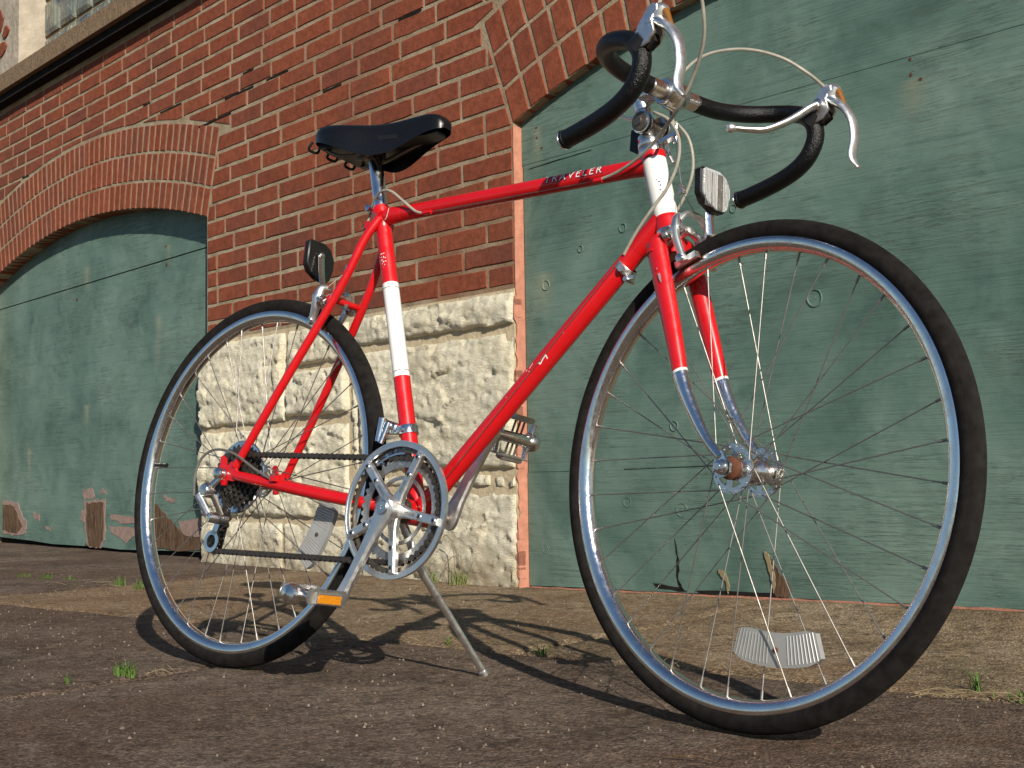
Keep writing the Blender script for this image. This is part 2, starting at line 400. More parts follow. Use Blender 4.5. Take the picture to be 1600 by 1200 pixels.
# ============================================================ THE WALL   local x = along, y = into the wall, z = up
WA = -0.16146; WO = (0, 1.4539, 0)
wall = empty('brick_wall', WO, (0, 0, WA))
tag(wall, 'old red brick wall on a rough limestone base with two arched openings, behind the bicycle', 'wall')
COURSE = .0707; Z0 = .914; SILLZ = 2.425
LA = dict(c=-3.80, hs=1.30, R=4.54, top=1.620, d=.080, th=.385)      # left arch
RA = dict(c=.70, hs=1.268, R=3.66, top=1.639, d=.034, th=.385)       # right arch
for A in (LA, RA): A['cz'] = A['top'] - A['R']; A['ang'] = math.asin(A['hs'] / A['R']); A['spring'] = A['cz'] + A['R'] * math.cos(A['ang'])
def arc(A, s, extra=0.0):
    d = abs(s - A['c']); Rr = A['R'] + extra
    return A['cz'] + math.sqrt(max(Rr * Rr - d * d, 0))
# mortar body: strips, so the arched openings are real holes
mm = MB(); XL, XR = -6.6, 3.6
edges = [XL, LA['c'] - LA['hs']]
edges += [LA['c'] - LA['hs'] + 2 * LA['hs'] * k / 36 for k in range(1, 37)] + [RA['c'] - RA['hs']]
edges += [RA['c'] - RA['hs'] + 2 * RA['hs'] * k / 36 for k in range(1, 37)] + [XR]
YM, YB = .0012, .30
for a, b in zip(edges[:-1], edges[1:]):
    mid = (a + b) / 2; A = LA if abs(mid - LA['c']) < LA['hs'] else RA if abs(mid - RA['c']) < RA['hs'] else None
    za = arc(A, a) + .006 if A else -.05; zb = arc(A, b) + .006 if A else -.05
    mm.add([(a, YM, za), (b, YM, zb), (b, YB, zb), (a, YB, za), (a, YM, 2.55), (b, YM, 2.55), (b, YB, 2.55), (a, YB, 2.55)],
           [(0, 3, 2, 1), (4, 5, 6, 7), (0, 1, 5, 4), (2, 3, 7, 6)] + ([(0, 4, 7, 3)] if (A and a == edges[1]) or not A else []) + ([(1, 2, 6, 5)] if not A else []))
mm.build('mortar', MORT, wall, smooth=False)

# brick meshes: a few worn variants of unit size, shared
def brick_mesh(L, H, D, seed, name='brick'):
    bm = bmesh.new(); rnd = random.Random(seed)
    nx = max(2, int(L / .045)); vs = []
    e = .0022
    front = []
    for j, zz in enumerate((-H / 2, H / 2)):
        row = []
        for i in range(nx + 1):
            x = -L / 2 + L * i / nx
            jz = rnd.uniform(-.0016, .0016); jx = rnd.uniform(-.0015, .0015) if i in (0, nx) else 0
            row.append((x + jx, zz + jz))
        front.append(row)
    def ring(inset, y):
        out = []
        n = nx + 1
        lo = front[0]; hi = front[1][::-1]
        for k, (x, z) in enumerate(lo + hi):
            sx = -1 if x > L / 2 - .01 else 1 if x < -L / 2 + .01 else 0
            sz = -1 if z > 0 else 1
            out.append(bm.verts.new((x + sx * inset, y + rnd.uniform(-.0006, .0006), z + sz * inset)))
        return out
    r0 = ring(-.0008, D); r1 = ring(0, .0012); r2 = ring(e, -.0012)
    n = len(r0)
    for a, b in ((r0, r1), (r1, r2)):
        for k in range(n): bm.faces.new((a[k], a[(k + 1) % n], b[(k + 1) % n], b[k]))
    bm.faces.new(r2)
    bmesh.ops.recalc_face_normals(bm, faces=bm.faces)
    me = bpy.data.meshes.new(name); bm.to_mesh(me); bm.free(); me.materials.append(BRICK)
    return me
JT = .0138; PITCH = .2455
brick_list = []     # (s, z, L) in the wall plane
def clip(poly, n, d):
    """keep the part of a polygon where n.p >= d"""
    out = []
    for i in range(len(poly)):
        a, b = poly[i], poly[(i + 1) % len(poly)]; fa = a[0] * n[0] + a[1] * n[1] - d; fb = b[0] * n[0] + b[1] * n[1] - d
        if fa >= 0: out.append(a)
        if (fa >= 0) != (fb >= 0): t = fa / (fa - fb); out.append((a[0] + (b[0] - a[0]) * t, a[1] + (b[1] - a[1]) * t))
    return out
def area(q): return abs(sum(q[i][0] * q[(i + 1) % len(q)][1] - q[(i + 1) % len(q)][0] * q[i][1] for i in range(len(q)))) / 2
def cut_by_arches(s0, s1, z0, z1):
    """a brick that meets an arch is cut to its skewback or to the back of its outer ring; None = whole"""
    h = JT / 2
    for A in (LA, RA):
        Ro = A['R'] + A['th'] + .004
        if s1 < A['c'] - A['hs'] - .25 or s0 > A['c'] + A['hs'] + .25 or z0 > A['cz'] + Ro: continue
        corners = [(x, z) for x in (s0, (s0 + s1) / 2, s1) for z in (z0, z1)]
        def inside(p):
            r = math.hypot(p[0] - A['c'], p[1] - A['cz']); t = abs(math.atan2(p[0] - A['c'], p[1] - A['cz']))
            return r < Ro and t < A['ang'] + .0015
        ins = [inside(p) for p in corners]
        if not any(ins):
            tm = math.atan2((s0 + s1) / 2 - A['c'], (z0 + z1) / 2 - A['cz'])
            continue
        if all(ins): return []
        base = [(s0 + h, z0 + h), (s1 - h, z0 + h), (s1 - h, z1 - h), (s0 + h, z1 - h)]; out = []
        sg = 1 if (s0 + s1) / 2 > A['c'] else -1
        th = A['ang']; n = (sg * math.cos(th), -math.sin(th))          # outside the skewback line
        d = n[0] * A['c'] + n[1] * A['cz'] + .009
        q = clip(base, n, d)
        if len(q) > 2 and area(q) > .0004: out.append(q)
        # what lies on the arch side of the skewback line, above the ring
        r = clip(base, (-n[0], -n[1]), -d + .0)
        if len(r) > 2:
            cm = sum(p[0] for p in r) / len(r); t = math.atan2(cm - A['c'], A['cz'] and (z1 - A['cz']))
            n2 = (math.sin(t), math.cos(t)); d2 = n2[0] * A['c'] + n2[1] * A['cz'] + Ro + .009
            r = clip(r, n2, d2)
            if len(r) > 2 and area(r) > .0004:
                if len(q) > 2 and area(q) > .0004:
                    whole = clip(base, n2, d2)
                    return [whole] if area(whole) > .0004 else out
                out.append(r)
        return out
    return None
rb = random.Random(8)
ncourse = int((SILLZ - Z0) / COURSE)
for k in range(ncourse):
    z0 = Z0 + k * COURSE; z1 = z0 + COURSE
    def lay(a, b, start):
        x = b; first = True; sp = []
        L = start
        while x > a + .03:
            Lk = L if first else (PITCH if rb.random() > .07 else PITCH * rb.choice([.5, .5, .75]))
            Lk *= rb.uniform(.985, 1.015); first = False
            x0 = max(a, x - Lk)
            if x0 - a < .04: x0 = a
            sp.append((x0, x)); x = x0
        return sp
    if (z0 + z1) / 2 < LA['spring']:
        segs = lay(LA['c'] + LA['hs'], RA['c'] - RA['hs'], PITCH if k % 2 else PITCH * .53)
        segs += lay(RA['c'] + RA['hs'], XR, PITCH) + lay(XL, LA['c'] - LA['hs'], PITCH if k % 2 else PITCH * .5)
        spans = segs
    else:
        spans = lay(XL, XR, PITCH * (.5 if k % 2 else 1))
    for a, b in spans:
        pieces = cut_by_arches(a, b, z0, z1)
        if pieces is None: brick_list.append(((a + b) / 2, (z0 + z1) / 2, b - a, None))
        else:
            for q in pieces:
                xs = [p[0] for p in q]; zs = [p[1] for p in q]
                brick_list.append(((min(xs) + max(xs)) / 2, (min(zs) + max(zs)) / 2, max(xs) - min(xs), q))
mesh_cache = {}
def bmesh_for(L, H, D, nvar=5, nm='brick'):
    q = round(L / .004) * .004; v = rb.randrange(nvar); key = (q, round(H, 3), D, v, nm)
    if key not in mesh_cache: mesh_cache[key] = brick_mesh(max(q - JT, .02), H, D, hash(key[:3]) % 9999 + v, nm)
    return mesh_cache[key]
# camera position in the wall's frame, to find which bricks show largest
ci = Matrix.Rotation(-WA, 3, 'Z') @ (Vector((1.8917, -1.5010, .3419)) - Vector(WO))
brick_list.sort(key=lambda t: (Vector((t[0], 0, t[1])) - ci).length / max(t[2], .06) ** .3)
vis = [b for b in brick_list if -5.1 < b[0] < .35 and b[1] < 2.6]
# leave out of the 300 those hidden above the frame
vis = [b for b in vis if not (b[0] > -.9 and b[1] > 1.86) and not (b[0] > -1.9 and b[1] > 2.1) and b[0] < .3]
near = set(map(id, vis[:300])); far_mb = []
for b in brick_list:
    s, z, L, poly = b
    if poly:
        m_ = MB(); m_.prism([(p[0] - s, p[1] - z) for p in poly], -.0012, .024, bev=.0012); me = m_.mesh('brick', BRICK, smooth=False)
    else: me = bmesh_for(L, COURSE - JT, .024)
    M = Matrix.Translation((s, rb.uniform(-.0011, .0005), z + rb.uniform(-.001, .001))) @ Matrix.Rotation(rb.uniform(-.006, .006), 4, 'Y') @ Matrix.Rotation(rb.uniform(-.004, .004), 4, 'Z')
    if id(b) in near:
        o = link('brick', me, wall); o.matrix_local = M
    else: far_mb.append((me, M))
def join_meshes(name, items, mat, parent, kind=None):
    vs = []; fs = []
    for me, M in items:
        o = len(vs); vs += [tuple(M @ v.co) for v in me.vertices]; fs += [tuple(i + o for i in p.vertices) for p in me.polygons]
    m = bpy.data.meshes.new(name); m.from_pydata(vs, [], fs); m.materials.append(mat)
    o = link(name, m, parent)
    if kind: o['kind'] = kind
    return o
join_meshes('brickwork', far_mb, BRICK, wall, 'stuff')
# arch rings
ARCHM = m_brick('arch_brick')
def ring_bricks(A, width, nring, lo, hi, skew=0.0, D0=.075):
    items = []
    for r in range(nring):
        rad = A['R'] + (r + .5) * A['th'] / nring
        H = A['th'] / nring - .012
        nb = int(round(2 * A['ang'] * rad / width)); wv = 2 * (A['ang'] + skew) * rad / nb
        for k in range(nb):
            t = -(A['ang'] + skew) + (k + .5) * 2 * (A['ang'] + skew) / nb
            s = A['c'] + rad * math.sin(t); z = A['cz'] + rad * math.cos(t)
            D = D0 if r == 0 else .024
            me = bmesh_for(wv, H, D, 4, 'arch_brick')
            M = Matrix.Translation((s, rb.uniform(-.0012, .0004), z)) @ Matrix.Rotation(t + rb.uniform(-.01, .01), 4, 'Y')
            items.append((me, M, lo < s < hi and z < 1.95 if A is RA else lo < s < hi))
    return items
rings = ring_bricks(LA, .0585, 3, -5.05, -2.3, 0, .094) + ring_bricks(RA, .088, 3, -.75, .35, 0.0, .060)
nb_ = 0; rest = []
for me, M, v in rings:
    if v and nb_ < 300:
        o = link('arch_brick', me, wall); o.matrix_local = M; nb_ += 1
    else: rest.append((me, M))
join_meshes('arch_brickwork', rest, BRICK, wall, 'stuff')
# places where the mortar has dropped out
for a, b, k in ((-2.35, -2.12, 14), (-2.93, -2.73, 15), (-2.62, -2.30, 13), (-2.02, -1.86, 14), (-1.62, -1.50, 12), (-4.55, -4.46, 15), (-3.1, -3.03, 16), (-1.15, -1.02, 14), (-2.2, -2.12, 15)):
    z = Z0 + k * COURSE; n = 7; pts = []
    for i in range(n): pts.append((a + (b - a) * i / (n - 1), z - .0045 + rb.uniform(-.0012, .0012)))
    for i in range(n): pts.append((b - (b - a) * i / (n - 1), z + .0040 + rb.uniform(-.0012, .0012)))
    MB().prism(pts, -.0004, .0085).build('mortar_gap', DARK, wall, smooth=False)

# rough limestone blocks
def stone(s0, s1, z0, z1, bulge, seed, rough=1.0, name='stone'):
    L = s1 - s0; H = z1 - z0; st = .0085
    nx = max(4, int(L / st)); nz = max(4, int(H / st)); vs = []
    for j in range(nz + 1):
        for i in range(nx + 1):
            u = i / nx; v = j / nz; x = s0 + L * u; z = z0 + H * v
            de = min(x - s0, s1 - x, z - z0, z1 - z) + noise.noise(Vector((x * 30, z * 30, seed))) * .005; e = min(1, max(0, de) / .017); e = e * (2 - e)
            n = fr((x * .8, z * 1.3, 0), 3.4, seed) * .55 + fr((x * .6, z * 1.3, 3), 15, seed) * .26
            ridg = 1 - abs(noise.noise(Vector((x * 8 + seed, z * 26, seed)))) * 2
            chisel = noise.noise(Vector((x * 70, z * 60, seed))) * .10 + noise.noise(Vector((x * 32 + z * 20, z * 40, seed))) * .18
            dd_, pp_ = noise.voronoi(Vector((x * 6.5 + seed, z * 11.0, seed + fr((x, z, 0), 9, seed) * .25)), distance_metric='DISTANCE', exponent=2.5)
            cv = noise.cell_vector(pp_[0] * 37.0); fac = (cv.x - .5) * .9 + ((x * 6.5 + seed - pp_[0].x) * (cv.y - .5) + (z * 11 - pp_[0].y) * (cv.z - .5)) * 1.6
            pit = max(0, noise.noise(Vector((x * 11, z * 24, seed + 4))) - .24) * .020 + max(0, noise.noise(Vector((x * 34, z * 52, seed + 7))) - .12) * .013; out = e * (bulge * (.28 + .34 * math.sin(max(0, (1 - v)) ** .7 * 2.6) + .34 * n * rough) + .010 * max(-1, min(1, fac)) + .0040 * (ridg * .5 + chisel * 3.6) - pit)
            y = .004 - max(out, .001)
            if i in (0, nx) or j in (0, nz): y = .03
            k = noise.noise(Vector((x * 14, z * 14, seed + 9))) * .006
            xx = x + (k if i in (0, 1, nx, nx - 1) else 0); zz = z + (k if j in (0, 1, nz, nz - 1) else 0)
            vs.append((xx, y, zz))
    W = nx + 1; fs = [(j * W + i, j * W + i + 1, (j + 1) * W + i + 1, (j + 1) * W + i) for j in range(nz) for i in range(nx)]
    return MB().add(vs, fs).build(name, STONE, wall, ang=70)
SB = [(-2.545, -1.875, .545, .898, .052, 1), (-1.862, -1.452, .752, .898, .045, 2), (-1.862, -1.452, .560, .740, .050, 3),
      (-1.440, -.568, .792, .902, .042, 4), (-1.385, -.570, .352, .776, .046, 5), (-1.440, -1.395, .352, .70, .022, 6),
      (-2.545, -1.456, .186, .534, .048, 7), (-2.535, -1.905, -.03, .172, .040, 8), (-1.892, -1.40, -.03, .172, .036, 9),
      (-1.385, -.690, -.03, .340, .030, 10), (-1.442, -1.396, .19, .34, .02, 11), (-.680, -.570, -.03, .285, .026, 12),
      (-.675, -.622, .293, .340, .024, 13), (-.614, -.572, .293, .340, .022, 14)]
SB[9] = (-1.385, -.570, -.03, .286, .032, 10); SB[11] = (-1.385, -.690, .296, .343, .020, 12)
for b in SB: stone(*b)
MB().box((-1.557, .0100, .44), (1.968, .024, .93)).build('bedding_mortar', m_plain('pale_bedding_mortar', (.44, .36, .24), .95, .15, 60, .9, .004, .35), wall, smooth=False)
stone(1.99, 3.4, -.03, .9, .04, 21); stone(-6.4, -5.12, -.03, .9, .05, 22)

# sill and glass block window over it
MB().box((-1.6, -.010, 2.51), (9.4, .15, .092)).build('sill', SILL, wall)
MB().box((-1.6, -.006, 2.443), (9.4, .10, .040)).build('sill_painted_shadow', DARK, wall)  # near-black strip added to paint the shadow band under the sill
MB().box((-4.95, .16, 3.1), (.60, .30, 1.09)).build('window_reveal', PLASTER, wall)
MB().box((-6.0, .15, 3.1), (1.5, .29, 1.09)).build('window_pier', BRICK, wall)
win = MB().box((-1.6, .19, 3.1), (6.1, .05, 1.06)).build('window', MORT, wall)
for i in range(16):
    for j in range(3):
        s = -4.545 + i * .211; z = 2.70 + j * .208
        if s > -2.2: continue
        a, b = .093, .092
        MB().add([(s - a, .17, z - b), (s + a, .17, z - b), (s + a, .17, z + b), (s - a, .17, z + b),
                  (s - a, .155, z - b), (s + a, .155, z - b), (s + a, .155, z + b), (s - a, .155, z + b),
                  (s - a * .78, .143, z - b * .78), (s + a * .78, .143, z - b * .78), (s + a * .78, .143, z + b * .78), (s - a * .78, .143, z + b * .78)],
                 [(0, 1, 5, 4), (1, 2, 6, 5), (2, 3, 7, 6), (3, 0, 4, 7), (4, 5, 9, 8), (5, 6, 10, 9), (6, 7, 11, 10), (7, 4, 8, 11), (8, 9, 10, 11)]).build('glass_block', GLASS, win, smooth=False)
for i, (s, z, sx, sz) in enumerate(((-4.83, 2.86, .05, .04), (-4.88, 2.78, .06, .05), (-4.92, 2.95, .05, .06))):
    pts = [(s + sx * math.cos(t) * rb.uniform(.6, 1.1), z + sz * math.sin(t) * rb.uniform(.6, 1.1)) for t in [k * .7 for k in range(9)]]
    MB().prism(pts, .002, .012).build('exposed_brick', BRICK, wall, smooth=False)

# painted reveal beside the right opening
pts = [(.0, -.02)]; rj = random.Random(3)
jam = [(-.001, -.02)] + [(-.001 + (rj.uniform(-.010, .006) if z_ < .9 else rj.uniform(-.0015, .0012)), z_) for z_ in [i * .022 for i in range(65)]] + [(.055, 1.41), (.055, -.02)]
MB().prism(jam, RA['c'] - RA['hs'] - .001, RA['c'] - RA['hs'] + .0015, 'yz').build('painted_reveal', SALMON, wall, smooth=False)
for i in range(14):
    z = rj.uniform(.02, .86); h = rj.uniform(.012, .05); w_ = rj.uniform(.004, .016)
    s = RA['c'] - RA['hs']
    pts = [(s - w_ * rj.uniform(.5, 1), z), (s + .003, z - h * .2), (s + .003, z + h), (s - w_ * rj.uniform(.2, .8), z + h * .8), (s - w_ * rj.uniform(.6, 1.2), z + h * .4)]
    MB().prism(pts, -.006, .02).build('paint_smear', SALMON, wall, smooth=False)

# ------------------------------------------------------------ boarded openings
def sheet(parent, outline, y0, th, name='plywood_sheet'):
    return MB().prism(outline, y0, y0 + th).build(name, GREEN, parent, smooth=False)
def arch_outline(A, s0, s1, zlo_l, zlo_r, drop, n=26):
    pts = [(s0, zlo_l), (s1, zlo_r)]
    for k in range(n + 1):
        s = s1 + (s0 - s1) * k / n; pts.append((s, arc(A, s) - drop + 0.02))
    return pts
# left
lp = empty('boarded_door', WO, (0, 0, WA))
tag(lp, 'green painted plywood boarding the low left archway, paint flaking off its rotten foot', 'boarded opening')
yl = LA['d']
sheet(lp, arch_outline(LA, -5.098, -2.49, 1.322, 1.338, .0), yl - .004, .018)
low = [(-5.098, .03), (-4.6, .022), (-4.3, .012), (-3.9, .014), (-3.86, .05), (-3.80, .018), (-3.5, .010), (-3.2, .016), (-3.05, .02), (-2.49, .03), (-2.49, 1.334), (-5.098, 1.318)]
sheet(lp, low, yl, .018)
MB().box((-3.80, yl + .045, .75), (2.58, .03, 1.7)).build('backing_board', DARK, lp, smooth=False)
def patch(parent, pts, y, mat, name, seed, rag=.006, n=5, th=.0016):
    rr = random.Random(seed); out = []
    for i in range(len(pts)):
        a = pts[i]; b = pts[(i + 1) % len(pts)]
        for k in range(n):
            t = k / n; out.append((a[0] + (b[0] - a[0]) * t + rr.uniform(-rag, rag), a[1] + (b[1] - a[1]) * t + rr.uniform(-rag, rag)))
    return MB().prism(out, y - th, y + .001).build(name, mat, parent, smooth=False)
patch(lp, [(-3.90, .235), (-3.66, .250), (-3.655, .06), (-3.70, .012), (-3.86, .012), (-3.89, .10)], yl - .0004, PRIMER, 'primer_patch', 1)
patch(lp, [(-3.875, .225), (-3.675, .235), (-3.67, .06), (-3.72, .012), (-3.84, .012), (-3.87, .10)], yl - .002, BARE, 'bare_patch', 2)
patch(lp, [(-4.99, .235), (-4.78, .225), (-4.70, .145), (-4.64, .12), (-4.66, .06), (-4.76, .04), (-4.99, .05)], yl - .001, PRIMER, 'primer_patch', 3)
patch(lp, [(-4.99, .215), (-4.82, .205), (-4.75, .13), (-4.70, .10), (-4.78, .055), (-4.99, .07)], yl - .0025, BARE, 'bare_patch', 4)
patch(lp, [(-3.16, .245), (-3.09, .215), (-2.93, .135), (-2.86, .10), (-2.62, .09), (-2.50, .10), (-2.50, .035), (-3.17, .022)], yl - .002, BARE, 'bare_patch', 5, .007)
patch(lp, [(-2.90, .150), (-2.72, .165), (-2.50, .21), (-2.50, .12), (-2.75, .085), (-2.86, .10)], yl - .0035, PRIMER, 'primer_patch', 6, .006)
for i, q in enumerate(([(-3.60, .172), (-3.30, .160), (-3.28, .140), (-3.45, .132), (-3.58, .15)], [(-3.62, .115), (-3.34, .118), (-3.33, .085), (-3.42, .045), (-3.55, .075)],
                       [(-4.56, .175), (-4.47, .165), (-4.47, .135), (-4.55, .14)], [(-3.05, .265), (-2.93, .255), (-2.95, .235), (-3.02, .24)], [(-3.70, .295), (-3.64, .285), (-3.66, .27), (-3.72, .275)],
                       [(-3.92, .29), (-3.80, .30), (-3.78, .255), (-3.90, .24)], [(-4.40, .10), (-4.30, .095), (-4.33, .085), (-4.41, .088)], [(-3.93, .19), (-3.89, .18), (-3.90, .13), (-3.94, .14)], [(-2.78, .26), (-2.66, .25), (-2.70, .235)])):
    patch(lp, q, yl - .0002, PRIMER, 'primer_patch', 20 + i, .007, 4)
for i, (s, z) in enumerate(((-3.02, 1.392), (-3.02, 1.31), (-4.0, 1.26))):
    MB().lathe((s, yl - .0055, z), (0, 1, 0), [(0, 0), (.006, .0005), (.0065, .006)], 10).build('screw_head', RUST, lp)
# right
rp = empty('boarded_gate', WO, (0, 0, WA))
tag(rp, 'green weathered plywood boarding the big right archway, behind the front wheel', 'boarded opening')
yr = RA['d']; X0 = RA['c'] - RA['hs'] + .004; X1 = RA['c'] + RA['hs'] - .004
sheet(rp, arch_outline(RA, X0 - .006, X1, 1.288, 1.292, .012), yr - .0012, .018)
sheet(rp, [(X0 + .003, .3440), (X1, .347), (X1, 1.2985), (X0 + .003, 1.2945)], yr, .018)
bot = [(X0 + .001, .002)]; rq = random.Random(5)
for k in range(1, 40):
    s = X0 + (X1 - X0) * k / 40; bot.append((s, .002 + max(0, (s + .57)) * .021 + rq.uniform(-.0012, .0012)))
bot += [(X1, .05), (X1, .3485), (X0 + .45, .3485), (X0 + .30, .3455), (X0 + .22, .3425), (X0 + .001, .3432)]
sheet(rp, bot, yr - .001, .018)
MB().box(((X0 + X1) / 2, yr + .05, .8), (2.5, .03, 1.75)).build('backing_board', DARK, rp, smooth=False)
def plug(s, z, r, y=None, sub=rp):
    y = (yr if y is None else y)
    rr = random.Random(int(s * 977) + int(z * 331)); n = 22
    prof = [(r * 1.06, .004), (r * 1.02, -.0022), (r * .90, -.0024), (r * .84, .0008), (r * .30, .0004), (0, -.0008)]
    m = MB().lathe((0, 0, 0), (0, 1, 0), prof, n)
    m.v = [Vector((v.x * (1 + .05 * math.sin(math.atan2(v.z, v.x) * 3 + s * 9)), v.y + y, v.z)) + Vector((s, 0, z)) for v in m.v]
    m.build('bolt_plug', GREEN, sub)
for s, z, r in ((-.468, .905, .0155), (-.146, 1.03, .013), (-.317, .994, .010), (.027, .462, .014), (.047, .236, .019), (-.152, .255, .014), (.492, .758, .022), (-.491, .114, .013), (.25, 1.02, .011)): plug(s, z, r)
STAIN = m_plain('rust_stain', (.20, .19, .11), .8, .2, 60, .3, .001, .5)
for s, z in ((-.498, 1.393), (-.496, 1.362), (-.475, 1.325), (-.045, 1.357), (.775, 1.283), (.776, 1.246), (.80, 1.23), (.79, .72), (-.47, .30)):
    y = yr - .0012 if z > 1.30 else yr
    MB().lathe((s, y - .0010, z), (0, 1, 0), [(0, 0), (.0042, .0003), (.0046, .004)], 9).build('nail_head', RUST, rp)
# rotted notch and hanging splinters at the foot
patch(rp, [(.325, .125), (.345, .110), (.362, .080), (.395, .055), (.392, .022), (.345, .022), (.350, .065)], yr - .0012, BARE, 'bare_patch', 40, .004)
patch(rp, [(.318, .135), (.330, .128), (.352, .07), (.345, .03), (.335, .075)], yr - .003, STRAW, 'splinter', 41, .002)
patch(rp, [(.170, .085), (.195, .075), (.205, .04), (.198, .02), (.192, .055), (.17, .075)], yr - .003, STRAW, 'splinter', 42, .002)
for i, (q) in enumerate(([(.02, .16), (.035, .10), (.03, .05), (.045, .02), (.036, .02), (.022, .06), (.026, .11)], [(-.06, .035), (.04, .028), (.06, .018), (-.05, .022)], [(.09, .026), (.36, .034), (.37, .022), (.1, .016)])):
    patch(rp, q, yr - .0006, DARK, 'crack', 50 + i, .0025, 4)
for i, (a, b, z) in enumerate(((X0 + .03, X0 + .30, 1.272), (-.16, .16, .3462))):
    patch(rp, [(a, z), (b, z + .006), (b, z + .0066), (a, z + .0014)], yr - .0004, DARK, 'crack', 60 + i, .0010, 6)
# salmon threshold under the right boarding
th = MB(); n = 60; rt = random.Random(9)
pts = [(X0 + .01, -.03)] + [(X0 + .01 + (2.5) * k / n, .000 + max(0, (k / n * 2.5)) * .0225 + rt.uniform(-.0012, .0012)) for k in range(n + 1)] + [(X0 + 2.51, -.03)]
MB().prism(pts, yr - .004, yr + .045).build('threshold_paint', SALMON, rp, smooth=False)

# ============================================================ THE BICYCLE  (bike frame: x forward, y to its left, z up; leaning away on its stand)
WB = 1.04235; RW = .343; LEAN = .16022
bike = empty('bicycle', (0, 0, 0), (-LEAN, 0, 0))
tag(bike, 'red ten-speed road bicycle with white head tube and drop handlebars leaning on its kickstand', 'bicycle')
HA = R_(72.9138); AX = Vector((-math.cos(HA), 0, math.sin(HA))); NX = Vector((math.sin(HA), 0, math.cos(HA)))
SO = Vector((WB, 0, RW)) - NX * .04306
SM = Quaternion(AX, -.18666).to_matrix()
def S(v): return SO + SM @ (Vector(v) - SO)
BARC = Vector((.884, 0, .916)); BM = Quaternion(Vector((0, 0, 1)), -.004).to_matrix()
def SBAR(v): return S(BARC + BM @ (Vector(v) - BARC))
def axp(t): return SO + AX * t
BB = Vector((.4354, 0, .2812)); STT = Vector((.2705, 0, .828))
P = lambda *a: Vector(a)

# ---- frame
frame = MB()
std = (STT - BB).normalized()
htb, htt = axp(.388), axp(.523)
stw0, stw1 = BB + std * .242, BB + std * .420
frame.tube([BB, stw0], .0143, 24); frame.tube([stw1, STT + std * .004], .0143, 24)
tt0 = P(.278, 0, .812); tt1 = P(.848, 0, .8125)
frame.tube([tt0, tt1], .0137, 24)
dt0 = axp(.412) + P(-.004, 0, 0); frame.tube([dt0, BB], .0156, 24)
frame.tube([htb - AX * .002, htb + AX * .022], [.0205, .0192], 28); frame.tube([htt - AX * .010, htt + AX * .003], [.0192, .0205], 28)
# lugs
frame.tube([tt1 - P(.034, 0, 0), tt1 - P(.006, 0, 0)], [.0140, .0156], 24)
frame.tube([tt0 + P(.014, 0, 0), tt0 + P(.030, 0, 0), tt0 + P(.052, 0, 0)], [.0160, .0156, .0140], 24)
ddt = (BB - dt0).normalized(); frame.tube([dt0, dt0 + ddt * .040, dt0 + ddt * .062], [.0174, .0172, .0159], 24)
frame.tube([STT - std * .040, STT - std * .030, STT - std * .002], [.0145, .0162, .0166], 24)
frame.tube([BB + std * .045, BB], [.0148, .0172], 24); frame.tube([BB - ddt * .055, BB], [.0159, .0180], 24)
frame.tube([P(BB.x, -.034, BB.z), P(BB.x, .034, BB.z)], .0205, 28)
for sgn in (-1, 1):
    top = P(.2830, sgn * .013, .806); mid = P(.222, sgn * .034, .676); bot = P(.0285, sgn * .0605, .3555)
    ss = cr([top, P(.262, sgn * .025, .765), mid, P(.12, sgn * .0505, .506), bot], 8)
    frame.tube(ss, [.0085, .0080, .0078, .0078, .0074], 16)
    cs = cr([P(.0330, sgn * .0610, .3400), P(.12, sgn * .060, .3265), P(.26, sgn * .047, .3050), P(.34, sgn * .036, .2945), P(.428, sgn * .024, .2830)], 8)
    frame.tube(cs, [.0086, .0102, .0106, .0105, .0110], 16)
    frame.tube([P(.285, sgn * .012, .810), P(.268, sgn * .008, .822)], [.0086, .0095], 14)
frame.tube([P(.202, -.040, .660), P(.202, .040, .660)], .0062, 14)          # brake bridge
frame.tube([P(.375, -.034, .289), P(.375, .034, .289)], .0062, 14)          # stay bridge
frame.tube([P(.255, -.016, .797), P(.255, .016, .797)], .0075, 14)
fo = frame.build('frame', REDC, bike)
for sgn in (-1, 1):
    y = sgn * .0615
    out = [(.040, .3445), (.044, .333), (.030, .329), (.013, .331), (.008, .322), (-.002, .322), (-.004, .331), (-.015, .336), (-.018, .352), (-.012, .362), (-.013, .374), (-.006, .378), (0, .372), (.001, .362), (.012, .358), (.020, .366), (.032, .362), (.034, .354)]
    MB().prism(out, y - .0028, y + .0028, bev=.0007).build('dropout', RED, fo)
# white panels
MB().tube([stw0, stw1], .01445, 26).build('white_band', WHITE, fo, label='white band round the middle of the seat tube')
for q in (stw0 + std * .010, stw1 - std * .010):
    MB().tube([q - std * .0005, q + std * .0005], .01462, 26).build('pinstripe', BLACKP, fo)
MB().tube([htb + AX * .022, htb + AX * .035, htt - AX * .03, htt - AX * .009], .0188, 28).build('head_tube', WHITE, fo, label='white head tube')
# lug points over the white head tube
for q, sgn in ((htb + AX * .018, 1), (htt - AX * .007, -1)):
    MB().tube([q, q + AX * sgn * .006], [.0196, .0190], 28).build('lug_edge', RED, fo)
# headset
hs = MB()
hs.lathe(htb, -AX, [(.0, -.002), (.0205, -.002), (.0212, .003), (.0190, .008), (.0205, .010), (.0198, .015), (0, .015)], 28)
hs.build('headset_cup', CHROMEP, bike, label='lower headset cup'); hs = MB()
hs.lathe(htt, AX, [(.0, -.002), (.0205, -.002), (.0215, .003), (.0208, .008), (.018, .010), (.0195, .012), (.0195, .019), (.0165, .020), (.0165, .023), (.0180, .024), (.0175, .031), (.013, .033), (0, .033)], 28)
hs.build('headset_cup', CHROMEP, bike, label='upper headset cup and locknut')

